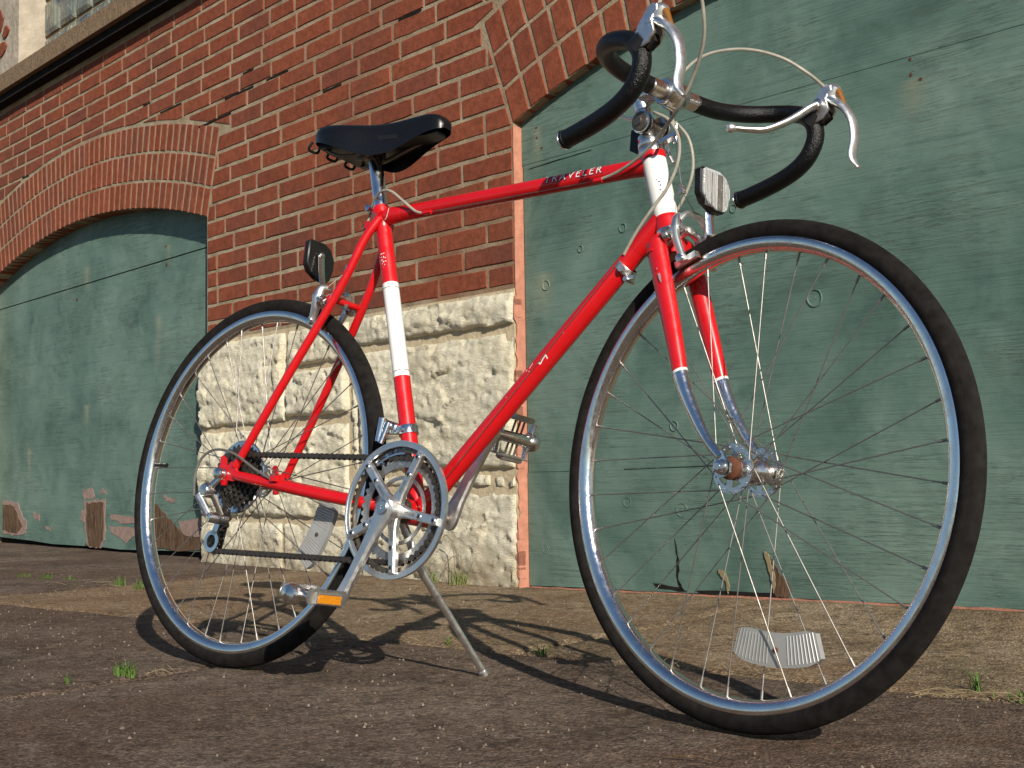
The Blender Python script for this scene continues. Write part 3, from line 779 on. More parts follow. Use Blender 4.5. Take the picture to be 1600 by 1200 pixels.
# ---- seat post and saddle
MB().tube([STT - std * .03, STT + std * .135], .0128, 22).build('seat_post', CHROME, bike)
pb = MB(); pb.tube([STT + std * .0 + P(-.016, -.020, .0), STT + P(-.016, .020, .0)], .0042, 12); pb.lathe(STT + P(-.016, -.022, 0), (0, 1, 0), [(0, 0), (.0065, .001), (.0065, .006)], 8)
pb.build('seat_bolt', CHROMEP, bike)
sad = empty('tmp'); bpy.data.objects.remove(sad)
def saddle_mesh():
    # stations from tail to nose: x, half width, top z, skirt depth
    X = [.128, .133, .145, .165, .19, .22, .25, .28, .31, .34, .37, .395, .408, .414]
    Wd = [.030, .052, .068, .0755, .0765, .068, .053, .041, .033, .028, .025, .0225, .018, .009]
    T = [.980, .987, .991, .9915, .9885, .984, .981, .9800, .9805, .9825, .9845, .9825, .9765, .966]
    T = [.980, .987, .991, .9915, .9895, .987, .985, .9840, .9845, .9860, .9870, .9840, .9770, .966]
    D = [.026, .034, .040, .046, .054, .064, .072, .075, .070, .058, .047, .038, .028, .012]
    SQ = [.9, .85, .8, .8, .8, .85, .9, .9, .85, .8, .8, .8, .8, .8]
    n = 20; vs = []; m = MB()
    import bisect
    def ip(A, x):
        i = min(max(bisect.bisect(X, x) - 1, 0), len(X) - 2); t = (x - X[i]) / (X[i + 1] - X[i]); t = max(0, min(1, t)); return A[i] + (A[i + 1] - A[i]) * t
    xs = sorted(set([X[0] + (X[-1] - X[0]) * (0.5 - 0.5 * math.cos(math.pi * k / 34)) for k in range(35)]))
    for x in xs:
        w_, t_, d_ = ip(Wd, x), ip(T, x), ip(D, x)
        for k in range(n + 1):
            a = math.pi * (k / n - .5)          # -90 right skirt, +90 left skirt
            sg = 1 if a > 0 else -1; t = abs(a) / (math.pi / 2)
            sq = ip(SQ, x)
            y = sg * w_ * (math.sin(min(t * 1.18, 1) * math.pi / 2) ** sq) * (1 - .05 * max(0, t - .8) / .2)
            z = t_ - d_ * (1 - math.cos(t * math.pi / 2) ** .9) * (.25 + .75 * t ** 1.6) - .003 * (1 - t) * 0
            vs.append((x, y, z))
    W = n + 1; fs = [(j * W + i, j * W + i + 1, (j + 1) * W + i + 1, (j + 1) * W + i) for j in range(len(xs) - 1) for i in range(n)]
    fs += [tuple(range(W)), tuple((len(xs) - 1) * W + i for i in range(W))]
    m.add(vs, fs); return m
sm = saddle_mesh(); sme = sm.mesh('saddle', VINYL, ang=180)
bm = bmesh.new(); bm.from_mesh(sme); bmesh.ops.smooth_vert(bm, verts=bm.verts, factor=.5, use_axis_x=True, use_axis_y=True, use_axis_z=True)
bmesh.ops.smooth_vert(bm, verts=bm.verts, factor=.5, use_axis_x=True, use_axis_y=True, use_axis_z=True); bm.to_mesh(sme); bm.free()
sado = link('saddle', sme, bike)
MB().prism([(x, .0) for x in (0,)] if False else [(.15, -.06), (.15, .06), (.24, .05), (.40, .012), (.40, -.012), (.24, -.05)], .944, .952, 'xy').build('saddle_base', BLACKP, sado)
for sgn in (-1, 1):
    MB().tube(cr([(.150, sgn * .050, .955), (.160, sgn * .045, .942), (.185, sgn * .030, .934), (.25, sgn * .022, .934), (.32, sgn * .016, .944), (.385, sgn * .012, .955)], 6), .0036, 10).build('rail', STEELD, sado)
for y in (-.058, -.012, .034):
    MB().tube(cr([(.142, y - .010, .956), (.134, y - .011, .944), (.134, y, .941), (.134, y + .011, .944), (.142, y + .010, .956)], 5), .0027, 8).build('bag_loop', BLACKP, sado)
cl = MB(); cl.tube([P(.226, -.030, .935), P(.226, .030, .935)], .0052, 12); cl.box((.2275, 0, .938), (.036, .040, .014)); cl.lathe((.226, -.032, .935), (0, 1, 0), [(0, 0), (.008, .001), (.009, .008)], 6)
cl.lathe((.226, -.024, .935), (0, 1, 0), [(0, 0), (.013, 0), (.013, .005), (0, .005)], 14); cl.lathe((.226, .019, .935), (0, 1, 0), [(0, 0), (.013, 0), (.013, .005), (0, .005)], 14)
cl.build('saddle_clamp', STEELD, sado)

# ---- fork
fk = MB(S)
fk.lathe(axp(.348), AX, [(0, 0), (.0185, .0), (.0195, .010), (.0185, .022), (0, .022)], 24)
fk.tube(cr([axp(.353) + P(0, -.040, -.012), axp(.364) + P(0, -.028, 0), axp(.366), axp(.364) + P(0, .028, 0), axp(.353) + P(0, .040, -.012)], 5), [.013, .0145, .0165, .0145, .013], 18)
tips = []
for sgn in (-1, 1):
    fk.tube(cr([axp(.362) + P(0, sgn * .036, 0), axp(.30) + P(0, sgn * .0385, 0), axp(.22) + P(0, sgn * .041, 0), P(.9545, sgn * .0435, .479)], 6), [.0138, .0130, .0118, .0103], 20, flat=[1.18, 1.2, 1.15, 1.1], up=NX)
fko = fk.build('fork', REDC, bike)
for sgn in (-1, 1):
    t = MB(S); t.tube(cr([P(.9545, sgn * .0435, .479), P(.968, sgn * .0445, .448), P(.989, sgn * .0460, .412), P(1.010, sgn * .0475, .382), P(1.034, sgn * .0490, .357)], 6), [.0103, .0096, .0085, .0074, .0064], 18, flat=[1.1, 1.05, 1, 1, 1], up=NX)
    t.prism([(1.030, .362), (1.038, .366), (1.046, .354), (1.053, .348), (1.052, .336), (1.044, .331), (1.041, .331), (1.041, .340), (1.034, .345), (1.026, .354)], sgn * .049 - .0022, sgn * .049 + .0022)
    t.build('fork_tip', CHROME, fko)
    MB(S).tube([P(.9552, sgn * .0435, .4775), P(.9537, sgn * .0434, .481)], .0109, 18, flat=1.1, up=NX).build('pinstripe', WHITE, fko)

# ---- wheels
def wheel(name, front):
    rp_ = [(.3190, .0122), (.3175, .0133), (.3125, .0134), (.3075, .0126), (.3045, .0112), (.3015, .0085), (.2995, .0045), (.2990, 0)]
    rp_ += [(r, -h) for r, h in rp_[-2::-1]]
    prof = rp_ + [(.3140, -.0105), (.3100, -.006), (.3100, .006), (.3140, .0105)]
    rim = MB().lathe((0, 0, 0), (0, 1, 0), prof, 144, close=True).build(name, RIM, bike, ang=50)
    # tyre with ribbed tread
    tp = []
    for k in range(-26, 27):
        a = R_(k * 5.15); r = .3279 + .0153 * math.cos(a); h = .0160 * math.sin(a)
        if abs(k) <= 13 and k % 2: r -= .0013
        if abs(k) in (17,): r -= .0010
        tp.append((r, h))
    MB().lathe((0, 0, 0), (0, 1, 0), tp, 144).build('tyre', RUBBER, rim, ang=60)
    fy = (.0315, -.0315) if front else (.030, -.020); fr_ = .034 if front else .031
    hub = MB()
    if front: bp = [(.0105, -.030), (.0115, -.024), (.0150, -.020), (.0172, -.010), (.0140, -.004), (.0122, 0), (.0125, .006), (.0168, .012), (.0185, .020), (.0150, .027), (.0110, .030)]
    else: bp = [(.0150, -.022), (.0135, -.012), (.0128, 0), (.0135, .018), (.016, .030)]
    hub.lathe((0, 0, 0), (0, 1, 0), bp, 28)
    for y in fy:
        for ri, ro in ((.008, .0165), (fr_ - .0085, fr_)):
            hub.lathe((0, y, 0), (0, 1, 0), [(ri, -.0016), (ro, -.0016), (ro, .0016), (ri, .0016)], 36, close=True)
        for k in range(6):
            a = k * math.pi / 3 + .3; d = P(math.cos(a), 0, math.sin(a)); M = Matrix((d, P(0, 1, 0), d.cross(P(0, 1, 0)))).transposed()
            hub.box(P(0, y, 0) + d * ((.0165 + fr_ - .0085) / 2), (.0115 if front else .009, .0026, .0095), M)
        for k in range(18):
            a = R_(20 * k); q = P(math.cos(a), 0, math.sin(a)) * (fr_ - .0038)
            hub.cyl(q + P(0, y - .0034, 0), q + P(0, y + .0034, 0), .0013, 6)
    hub.build('hub', CHROMEP, rim)
    ax_ = MB(); w_ = .050 if front else .061
    ax_.cyl((0, -w_ - .014, 0), (0, w_ + .014, 0), .0046, 12)
    for sg in (-1, 1):
        a = sg * (w_ + .0035)
        ax_.lathe((0, a, 0), (0, sg, 0), [(0, 0), (.0105, 0), (.0108, .0015), (.0088, .0022), (.0086, .0085), (.0050, .0100), (0, .0100)], 6 if False else 14)
        ax_.lathe((0, sg * (w_ - .014), 0), (0, sg, 0), [(0, 0), (.0070, 0), (.0080, .010), (0, .010)], 14)
    ax_.build('axle', CHROMEP, rim)
    if front: MB().lathe((0, -.0355, 0), (0, -1, 0), [(.004, -.004), (.0150, -.002), (.0158, .003), (.0120, .006), (.008, .007)], 24).build('dust_cap', RUST, rim, label='rusty dust cap on the near side of the hub')
    # 36 spokes crossed three times
    hr = fr_ - .0038
    for sgi, sgn in ((0, -1), (1, 1)):
        for lead in (0, 1):
            ra = sgi * 10 + lead * 20 + 5; ha = ra + (64 if lead else -64); y = fy[1] if sgn < 0 else fy[0]
            yo = y + (.0022 if lead else -.0022)
            h_ = P(hr * math.cos(R_(ha)), yo, hr * math.sin(R_(ha))); r_ = P(.3005 * math.cos(R_(ra)), sgn * .003, .3005 * math.sin(R_(ra)))
            m = MB(); d = (r_ - h_).normalized()
            m.tube([h_, r_], .00092, 6); m.tube([r_ - d * .013, r_ + d * .002], .0019, 6)
            me = m.mesh('spoke', SPK)
            for k in range(9):
                o = link('spoke', me, rim); o.rotation_euler = (0, R_(40 * k), 0)
    # spoke reflector: curved bar
    def refl(a0, a1, r0, r1, y, ox=0.0):
        m = MB(); n = 14; vs = []
        for k in range(n + 1):
            a = R_(a0 + (a1 - a0) * k / n); e = min(k, n - k); inn = {0: .006, 1: .002}.get(e, 0)
            for r, h in ((r0 + inn, y - .0045), (r1 - inn, y - .0045), (r1 - inn, y + .0045), (r0 + inn, y + .0045)):
                vs.append((ox + r * math.cos(a), h, r * math.sin(a)))
        fs = [(4 * k + j, 4 * k + (j + 1) % 4, 4 * k + 4 + (j + 1) % 4, 4 * k + 4 + j) for k in range(n) for j in range(4)] + [(0, 1, 2, 3), (4 * n + 3, 4 * n + 2, 4 * n + 1, 4 * n)]
        o = m.add(vs, fs).build('wheel_reflector', MILKY, rim, ang=40); am = R_((a0 + a1) / 2); rm = (r0 + r1) / 2
        for k in range(24):
            a = R_(a0 + (a1 - a0) * (k + .8) / 24.6)
            if 9 < k < 15: continue
            q = MB(); d = P(math.cos(a), 0, math.sin(a)); q.tube([P(ox, y - .0046, 0) + d * (r0 + .004), P(ox, y - .0046, 0) + d * (r1 - .004)], .0009, 4); q.build('reflector_rib', MILKY, o)
        MB().lathe((ox + rm * math.cos(am), y - .007, rm * math.sin(am)), (0, 1, 0), [(0, 0), (.0035, .0005), (.0038, .004)], 12).build('screw', RUST if front else STEELD, o)
    if front: refl(-106.3, -73.7, .211, .255, 0, .054)
    else: refl(-41, -11.5, .203, .250, 0)
    return rim
rw = wheel('wheel', False); rw.location = (0, 0, RW); rw['label'] = 'rear wheel'
fw = wheel('wheel', True); Mf = SM.to_4x4(); Mf.translation = S((WB, 0, RW)); fw.matrix_local = Mf; fw['label'] = 'front wheel'
# valve on the rear wheel
MB().tube([P(-.297, .0, .032), P(-.262, .0, .030)], [.0032, .0042], 10).build('valve', BLACKP, rw)

# ---- stem and bars
st = MB(S); qt = axp(.556)
st.tube([axp(.50), axp(.618)], .0112, 20)
st.tube(cr([axp(.600), axp(.622) + P(.004, 0, .0), P(.850, 0, .9275), P(.872, 0, .9195)], 6), [.0125, .0150, .0145, .0140], 20)
st.lathe(axp(.622), AX, [(0, 0), (.0125, 0), (.0125, .005), (.0065, .006), (.0065, .011), (0, .011)], 14)
st.lathe(BARC + P(0, -.021, 0), (0, 1, 0), [(.0140, 0), (.0190, 0), (.0205, .003), (.0205, .039), (.0190, .042), (.0140, .042)], 26, close=True)
st.tube([BARC + P(-.002, -.014, -.019), BARC + P(-.002, .014, -.019)], .0058, 12)
sto = st.build('stem', CHROMEP, bike)
bh = MB(SBAR)
side = [(.884, .052, .9165), (.886, .095, .9175), (.892, .135, .922), (.908, .165, .9245), (.935, .1835, .9235), (.962, .189, .918), (.985, .190, .909), (1.000, .190, .894), (1.0055, .190, .876), (1.001, .190, .857), (.987, .190, .838), (.963, .190, .8235), (.930, .190, .813), (.893, .190, .8055), (.862, .190, .801)]
bh.tube([(.884, -.10, .9165), (.884, .10, .9165)], .0117, 20)
bh.tube([(.884, -.048, .9163), (.884, .048, .9163)], [.0136, .0136], 20)
hb = bh.build('handlebar', CHROMEP, bike)
for sgn in (-1, 1):
    pts = cr([P(x, y * sgn, z) for x, y, z in side], 7)
    t = MB(SBAR); t.tube(pts, .0134, 20)
    to = t.build('bar_tape', TAPE, hb)
    d = (pts[-1] - pts[-3]).normalized()
    MB(SBAR).lathe(pts[-1], d, [(.0095, -.004), (.0138, -.002), (.0144, .002), (.0134, .005), (.0105, .0055), (.0095, .0035), (0, .0030)], 22).build('end_plug', BLACKP, hb)
    MB(SBAR).lathe(pts[-1], d, [(.0136, .0035), (.0147, .004), (.0146, .0056), (.0135, .0056)], 22, close=True).build('plug_ring', CHROME, hb)

# ---- brake levers
def brake_lever(sgn):
    y = sgn * .190
    b = MB(SBAR)
    # bracket: faceted body leaning forward and up from the bend
    body = [(1.000, .908), (1.006, .922), (1.014, .932), (1.023, .943), (1.032, .946), (1.040, .942), (1.041, .934), (1.034, .929), (1.033, .918), (1.036, .905), (1.026, .893), (1.012, .889)]
    for dy in (-1, 1): b.prism(body, y + dy * .0065, y + dy * .0115, bev=.0012)
    b.prism([(1.000, .908), (1.008, .926), (1.023, .941), (1.031, .942), (1.024, .926), (1.020, .910), (1.012, .893)], y - .0066, y + .0066, bev=.0008)
    b.tube([P(1.027, y - .0135, .9225), P(1.027, y + .0135, .9225)], .0042, 12)
    o = b.build('brake_lever', ALU, bike, label='brake lever on the ' + ('near' if sgn < 0 else 'far') + ' side of the bars')
    bl = MB(SBAR)
    bl.tube(cr([P(1.028, y, .926), P(1.043, y, .917), P(1.058, y, .903), P(1.071, y, .880), P(1.0755, y, .853), P(1.0715, y, .830), P(1.0735, y, .818), P(1.083, y, .805)], 6),
            [.0110, .0125, .0112, .0100, .0096, .0092, .0080, .0042], 16, flat=[.62, .6, .55, .5, .5, .5, .5, .6], up=(1, 0, 0))
    bl.build('lever_blade', ALU, o)
    k = MB(SBAR); k.lathe(P(1.034, y, .930), (.55, 0, .83), [(0, -.010), (.0098, -.008), (.0108, .006), (.0098, .0135), (.0055, .0165), (0, .017)], 18)
    k.build('lever_cap', ALU, o)
    a = MB(SBAR); a.tube(cr([P(1.036, y, .938), P(1.045, y, .933), P(1.052, y, .921), P(1.058, y, .909)], 5), [.0052, .0058, .0048, .0036], 12, flat=[1, 1, .8, .7]); a.build('amber_insert', AMBPL, o)
    h = MB(SBAR); h.tube([P(.998, y, .893), P(1.012, y, .905)], [.0185, .0150], 18); h.build('clamp_hood', BLACKP, o)
    c_ = MB(SBAR); c_.prism([(1.012, .908), (1.030, .906), (1.034, .894), (1.020, .886)], y - .0060, y + .0060, bev=.001); c_.build('lever_spring', DARK, o)
    if sgn > 0:
        e = MB(SBAR); yy = y
        e.lathe(P(1.020, y - .014, .915), (0, -1, 0), [(0, -.004), (.0085, -.003), (.0085, .004), (.005, .006), (0, .006)], 14)
        e.build('pivot_bolt', CHROMEP, o)
        e = MB(SBAR); e.tube(cr([P(1.020, .174, .914), P(1.010, .166, .908), P(.998, .150, .893), P(.987, .128, .878), P(.972, .108, .868), P(.958, .088, .8665), P(.942, .066, .867)], 6), [.0085, .0092, .0088, .0080, .0070, .0060, .0052], 14, flat=.65)
        e.lathe(P(.944, .068, .867), P(-.6, -.78, 0), [(0, -.007), (.0045, -.006), (.0075, 0), (.0072, .005), (.0045, .008), (0, .009)], 14)
        e.build('extension_lever', ALU, o)
    return o
brake_lever(-1); brake_lever(1)

# ---- stem shifters
sh = MB(S); q = axp(.572)
sh.lathe(q - AX * .007, AX, [(.0113, 0), (.0150, 0), (.0155, .002), (.0155, .012), (.0150, .014), (.0113, .014)], 22, close=True)
sh.tube([q + P(.010, -.032, .0), q + P(.010, .032, .0)], .0075, 14)
sho = sh.build('shifter', STEELD, bike)
for sgn in (-1, 1):
    for r_, a_, b_, mt in ((.0175, .014, .017, CHROME), (.0160, .018, .021, BLACKP), (.0175, .0215, .0240, CHROME), (.0150, .0245, .0285, STEELD)):
        MB(S).lathe(q + P(.010, 0, 0), (0, sgn, 0), [(0, a_), (r_ - .001, a_), (r_, a_ + .001), (r_, b_ - .001), (r_ - .003, b_), (0, b_ + .002)], 26).build('shifter_disc', mt, sho)
MB(S).tube(cr([q + P(.006, -.022, .004), q + P(-.018, -.024, .012), q + P(-.040, -.026, .024)], 5), [.006, .0042, .0038], 10, flat=.6).build('shift_lever', ALU, sho)
MB(S).tube(cr([q + P(.012, .022, -.006), q + P(.020, .024, -.030), q + P(.034, .026, -.058)], 5), [.006, .0048, .0042], 10, flat=.6).build('shift_lever', ALU, sho)
MB(S).prism([(q.x - .030, q.z - .032), (q.x - .010, q.z - .043), (q.x + .006, q.z - .030), (q.x + .004, q.z + .002), (q.x - .028, q.z + .0)], -.005, .001).build('stem_shadow_blob', BLACKP, sho)  # black piece added to stand in for the shadow blob behind the stem

# ---- cables
def cable(pts, r, mat, parent, name='cable', xf=None, seg=8):
    m = MB(xf); m.tube(cr(pts, 8), r, seg); return m.build(name, mat, parent)
cA = [S(p) for p in [(1.014, -.17, .955), (1.021, -.16, .99), (1.031, -.14, 1.012), (1.039, -.12, .993), (1.032, -.1, .956), (1.018, -.085, .928), (.99, -.07, .898), (.955, -.06, .863)]] + [P(.887, -.045, .837), P(.845, -.03, .817), P(.796, -.018, .804), P(.757, -.0155, .798)]
cA[0] = SBAR((1.027, -.188, .942))
cable(cA, .0026, HOUS, bike, 'brake_cable')
cB = [(1.02, .15, .957), (.992, .12, .981), (.949, .09, .997), (.905, .06, .994), (.878, .04, .973), (.867, .02, .934), (.869, .015, .895), (.892, .0, .862)]
cable([SBAR((1.027, .186, .941))] + [S(p) for p in cB], .0026, HOUS, bike, 'brake_cable')
cable([(.858, -.02, .889), (.886, -.02, .871), (.905, -.02, .84), (.907, -.02, .804), (.893, -.02, .767), (.869, -.022, .735), (.842, -.02, .703), (.819, -.016, .671)], .0024, HOUS, bike, 'shift_cable')
cable([(.884, 0, .876), (.896, .02, .856), (.901, .03, .823), (.895, .035, .79), (.877, .035, .752), (.852, .026, .712), (.822, .016, .668)], .0024, HOUS, bike, 'shift_cable')
cable([(.391, -.0155, .799), (.373, -.017, .805), (.347, -.022, .825), (.315, -.024, .848), (.288, -.021, .853), (.262, -.012, .844), (.243, 0, .827), (.236, 0, .800)], .0024, HOUS, bike, 'brake_cable')
cable([(.138, -.070, .332), (.094, -.071, .350), (.033, -.071, .378), (-.02, -.071, .387), (-.053, -.074, .373), (-.064, -.077, .342), (-.055, -.080, .300)], .0024, DHOUS, bike, 'shift_cable')
for a in ((.745, -.0155, .798), (.392, -.0155, .799)):
    MB().tube([a, (a[0] + (.022 if a[0] > .5 else -.001), a[1], a[2]), (a[0] + (.023 if a[0] > .5 else .018), a[1], a[2])], .0040, 10).build('cable_stop', RED, fo)
cable([(.750, -.0155, .798), (.40, -.0155, .799)], .0007, WIRE, bike, 'bare_cable')
cable([(.815, -.0175, .665), (.47, -.0175, .300)], .0007, WIRE, bike, 'bare_cable')
cl = MB(); dcl = P(.8135, 0, .6535)
cl.lathe(dcl - ddt * .006, ddt, [(.0155, 0), (.0172, 0), (.0178, .001), (.0178, .011), (.0172, .012), (.0155, .012)], 26, close=True)
n_ = P(ddt.z, 0, -ddt.x) * -1
cl.cyl(dcl + P(.004, -.0215, -.004), dcl + P(.004, -.014, -.003), .0055, 12); cl.cyl(dcl + P(.010, -.016, -.020), dcl + P(.010, .006, -.020), .0040, 10)
cl.box(dcl + P(.018, -.010, -.018), (.009, .006, .006))
cl.build('cable_clamp', ALU, bike)
stp = MB(); stp.box((.150, -.0705, .3318), (.014, .008, .010)); stp.box((.158, -.062, .3325), (.010, .008, .014)); stp.build('cable_stop', RED, fo)
hg = MB(S); hq = P(.886, 0, .852)
hg.prism([(hq.x - .022, hq.z - .004), (hq.x + .012, hq.z + .004), (hq.x + .014, hq.z - .004), (hq.x - .022, hq.z - .010)], -.006, .006); hg.cyl(hq + P(.008, 0, -.014), hq + P(.008, 0, .014), .0040, 10)
hg.build('cable_hanger', CHROMEP, bike)

# ---- centre-pull brakes
def caliper(xf, o, ang, front, name='brake'):
    # local: u forward(out from crown), v up along stay, y across; o = centre bolt on the crown / bridge
    ca, sa = math.cos(ang), math.sin(ang)
    def Lp(u, y, v): return Vector((o[0] + u * ca - v * sa, y, o[2] + u * sa + v * ca))
    b = MB(xf)
    b.cyl(Lp(-.012, 0, 0), Lp(.022, 0, 0), .0042, 12); b.lathe(Lp(.020, 0, 0), Lp(1, 0, 0) - Lp(0, 0, 0), [(0, 0), (.0070, 0), (.0070, .005), (.004, .007), (0, .007)], 10)
    b.tube(cr([Lp(.030, -.030, .006), Lp(.034, -.016, .018), Lp(.034, 0, .021), Lp(.034, .016, .018), Lp(.030, .030, .006)], 6), [.0052, .0058, .0060, .0058, .0052], 12, flat=.8) if front else None
    b.tube(cr([Lp(.012, -.034, -.010), Lp(.012, -.022, .004), Lp(.012, 0, .008), Lp(.012, .022, .004), Lp(.012, .034, -.010)], 6), [.0068, .0072, .0080, .0072, .0068], 12, flat=.75)
    bo = b.build(name, ALU, bike)
    for sg in (-1, 1):
        a = MB(xf)
        a.tube(cr([Lp(.028, sg * .024, .016), Lp(.030, sg * .034, .010), Lp(.026, sg * .037, -.006), Lp(.023, sg * .036, -.020), Lp(.022, sg * .031, -.044), Lp(.022, sg * .028, -.056)], 6), [.0050, .0072, .0100, .0086, .0076, .0082], 12, flat=.7, up=(0, 1, 0))
        a.lathe(Lp(.012, sg * .036, -.008), Lp(1, 0, 0) - Lp(0, 0, 0), [(0, 0), (.0072, 0), (.0072, .020), (.0050, .022), (.0050, .026), (0, .026)], 14)
        ao = a.build('brake_arm', ALU, bo)
        s_ = MB(xf)
        for k in range(4): s_.lathe(Lp(.006 + k * .0024, sg * .036, -.008), Lp(1, 0, 0) - Lp(0, 0, 0), [(.0088, 0), (.0106, .0006), (.0106, .0014), (.0088, .002)], 16)
        s_.build('spring', CHROMEP, bo)
        p = MB(xf)
        c0 = Lp(.020, sg * .0250, -.050); d = Lp(1, 0, 0) - Lp(0, 0, 0)
        nub = MB(xf); nub.lathe(Lp(.022, sg * .034, -.052), (0, -sg, 0), [(0, -.006), (.0062, -.005), (.0062, .002), (.0035, .003), (.0035, .014), (0, .014)], 12); nub.build('pad_bolt', CHROMEP, bo)
        M = Matrix(((ca, 0, -sa), (0, 1, 0), (sa, 0, ca)))
        h = MB(xf); h.box(Lp(.022, sg * .0215, -.052), (.040, .008, .009), M); h.build('pad_holder', ALU, bo)
        r = MB(xf); r.box(Lp(.020, sg * .0165, -.052), (.044, .004, .010), M); r.build('brake_pad', RUST, bo)
    # straddle wire
    yk = Lp(.024, 0, .066 if front else .058)
    wr = MB(xf); wr.tube([Lp(.028, -.024, .016), yk, Lp(.028, .024, .016)], .0007, 6); wr.build('straddle_wire', WIRE, bo)
    k = MB(xf); k.prism([(yk.x - .006, yk.z - .004), (yk.x + .006, yk.z - .004), (yk.x + .002, yk.z + .010), (yk.x - .002, yk.z + .010)], -.004, .004); k.build('straddle_hanger', CHROMEP, bo)
    return bo, yk
fb, fyk = caliper(S, (.905, 0, .690), R_(17.1), True, 'front_brake')
cable([S((.894, 0, .838)), S(tuple(fyk + P(0, 0, .008)))], .0007, WIRE, bike, 'bare_cable')
# rear: faces backwards
def mirror_rear(v): return Vector((2 * .196 - v.x, v.y, v.z))
rb_, ryk = caliper(mirror_rear, (.196, 0, .660), R_(26), False, 'rear_brake')
ryk2 = mirror_rear(ryk)
cable([(.236, 0, .800), (ryk2.x, 0, ryk2.z + .008)], .0007, WIRE, bike, 'bare_cable')
MB().tube([P(.240, -.0065, .800), P(.240, .0065, .800)], .0075, 12).build('rear_cable_hanger', STEELD, bike)

# ---- front reflector (faces forward) and rear reflector (faces back)
def reflector(xf, c, sgn, name, face, w_, h_):
    # outline in y,z : a shield with one cut corner, face normal +x*sgn
    ol = [(-.5, .44), (-.42, .5), (.10, .5), (.34, .38), (.5, .12), (.5, -.10), (.40, -.42), (.30, -.5), (-.02, -.5), (-.36, -.34), (-.5, -.12)]
    pts = [(y * w_ + c[1], z * h_ + c[2]) for y, z in ol]
    b = MB(xf); b.prism(pts, c[0] - sgn * .016, c[0] - sgn * .002, 'yz', bev=.002)
    bo = b.build(name, BLACKP, bike)
    inn = [(y * w_ * .93 + c[1], z * h_ * .93 + c[2]) for y, z in ol]
    MB(xf).prism(inn, c[0] - sgn * .0025, c[0] + sgn * .0015, 'yz', bev=.0008).build('lens', face, bo)
    if face is CLEAR:
        for yy, ww, mt in ((-.19, .02, STEELD), (.10, .12, ALUD), (.03, .02, STEELD), (.17, .02, STEELD)):
            MB(xf).box((c[0] + sgn * .0016, c[1] + yy * w_, c[2] - .002), (.0011, w_ * ww, h_ * .84)).build('lens_rib', mt, bo)
        for k in range(17):
            yy = -.40 + .05 * k
            if -.02 < yy < .2: continue
            MB(xf).box((c[0] + sgn * .0015, c[1] + yy * w_, c[2] - .001), (.0009, w_ * .014, h_ * (.84 if yy < .3 else .62))).build('lens_rib', ALUD, bo)
    return bo
fr_o = reflector(S, (.970, .006, .750), 1, 'front_reflector', CLEAR, .062, .062)
m = MB(S); m.tube(cr([P(.932, .012, .681), P(.948, .012, .676), P(.958, .010, .684), P(.958, .008, .70), P(.956, .006, .745)], 6), [.0072, .0075, .0075, .0075, .0070], 10, flat=.28, up=(1, 0, 0)); m.build('reflector_bracket', CHROME, fr_o)
REDL = m_clear('red_lens', (.25, .005, .008), .25, 400, 0)
rr_o = reflector(None, (.110, .000, .748), -1, 'rear_reflector', REDL, .066, .072)
m = MB(); m.tube(cr([P(.165, -.006, .690), P(.150, -.006, .694), P(.140, -.006, .712), P(.131, -.006, .756)], 6), [.0078, .0078, .0078, .0078], 10, flat=.25, up=(1, 0, 0)); m.build('reflector_bracket', CHROMEP, rr_o)
MB().lathe((.128, -.006, .757), (1, 0, 0), [(0, 0), (.0062, 0), (.0062, .006), (.003, .008), (0, .008)], 8).build('reflector_bolt', CHROMEP, rr_o)

# ---- transmission
def disc_ring(m, r0, r1, y0, y1, seg=72, c=BB): m.lathe((c.x, 0, c.z), (0, 1, 0), [(r0, y0), (r1, y0), (r1, y1), (r0, y1)], seg, close=True)
def toothed(m, c, rp, n, y0, y1, r0, h=.0046):
    vs = []; N_ = n * 4
    for k in range(N_):
        ph = k % 4; r = rp + (h * .55 if ph in (1, 2) else -h * .6); a = 2 * math.pi * (k + (.0)) / N_
        for rr, yy in ((r0, y0), (r, y0), (r, y1), (r0, y1)): vs.append((c[0] + rr * math.cos(a), yy, c[2] + rr * math.sin(a)))
    fs = [(4 * k + j, 4 * ((k + 1) % N_) + j, 4 * ((k + 1) % N_) + (j + 1) % 4, 4 * k + (j + 1) % 4) for k in range(N_) for j in range(4)]
    m.add(vs, fs)
yg = -.0560
cg = MB(); disc_ring(cg, .1022, .1112, yg - .0016, yg + .0014, 96); disc_ring(cg, .1085, .1116, yg - .0022, yg + .004, 96)
crk = cg.build('chain_guard', ALU, bike)
cr1 = MB(); toothed(cr1, BB, .1045, 52, -.0505, -.0483, .0935); cr1.build('chainring', STEELD, crk, label='large outer chainring')
cr2 = MB(); toothed(cr2, BB, .0850, 42, -.0452, -.0432, .0700); disc_ring(cr2, .050, .0560, -.0452, -.0432); cr2.build('chainring', ALUD, crk, label='smaller inner chainring')
angs = [133, 61, -11, -83, -155]
sp = MB(); ca_ = R_(-116.5)
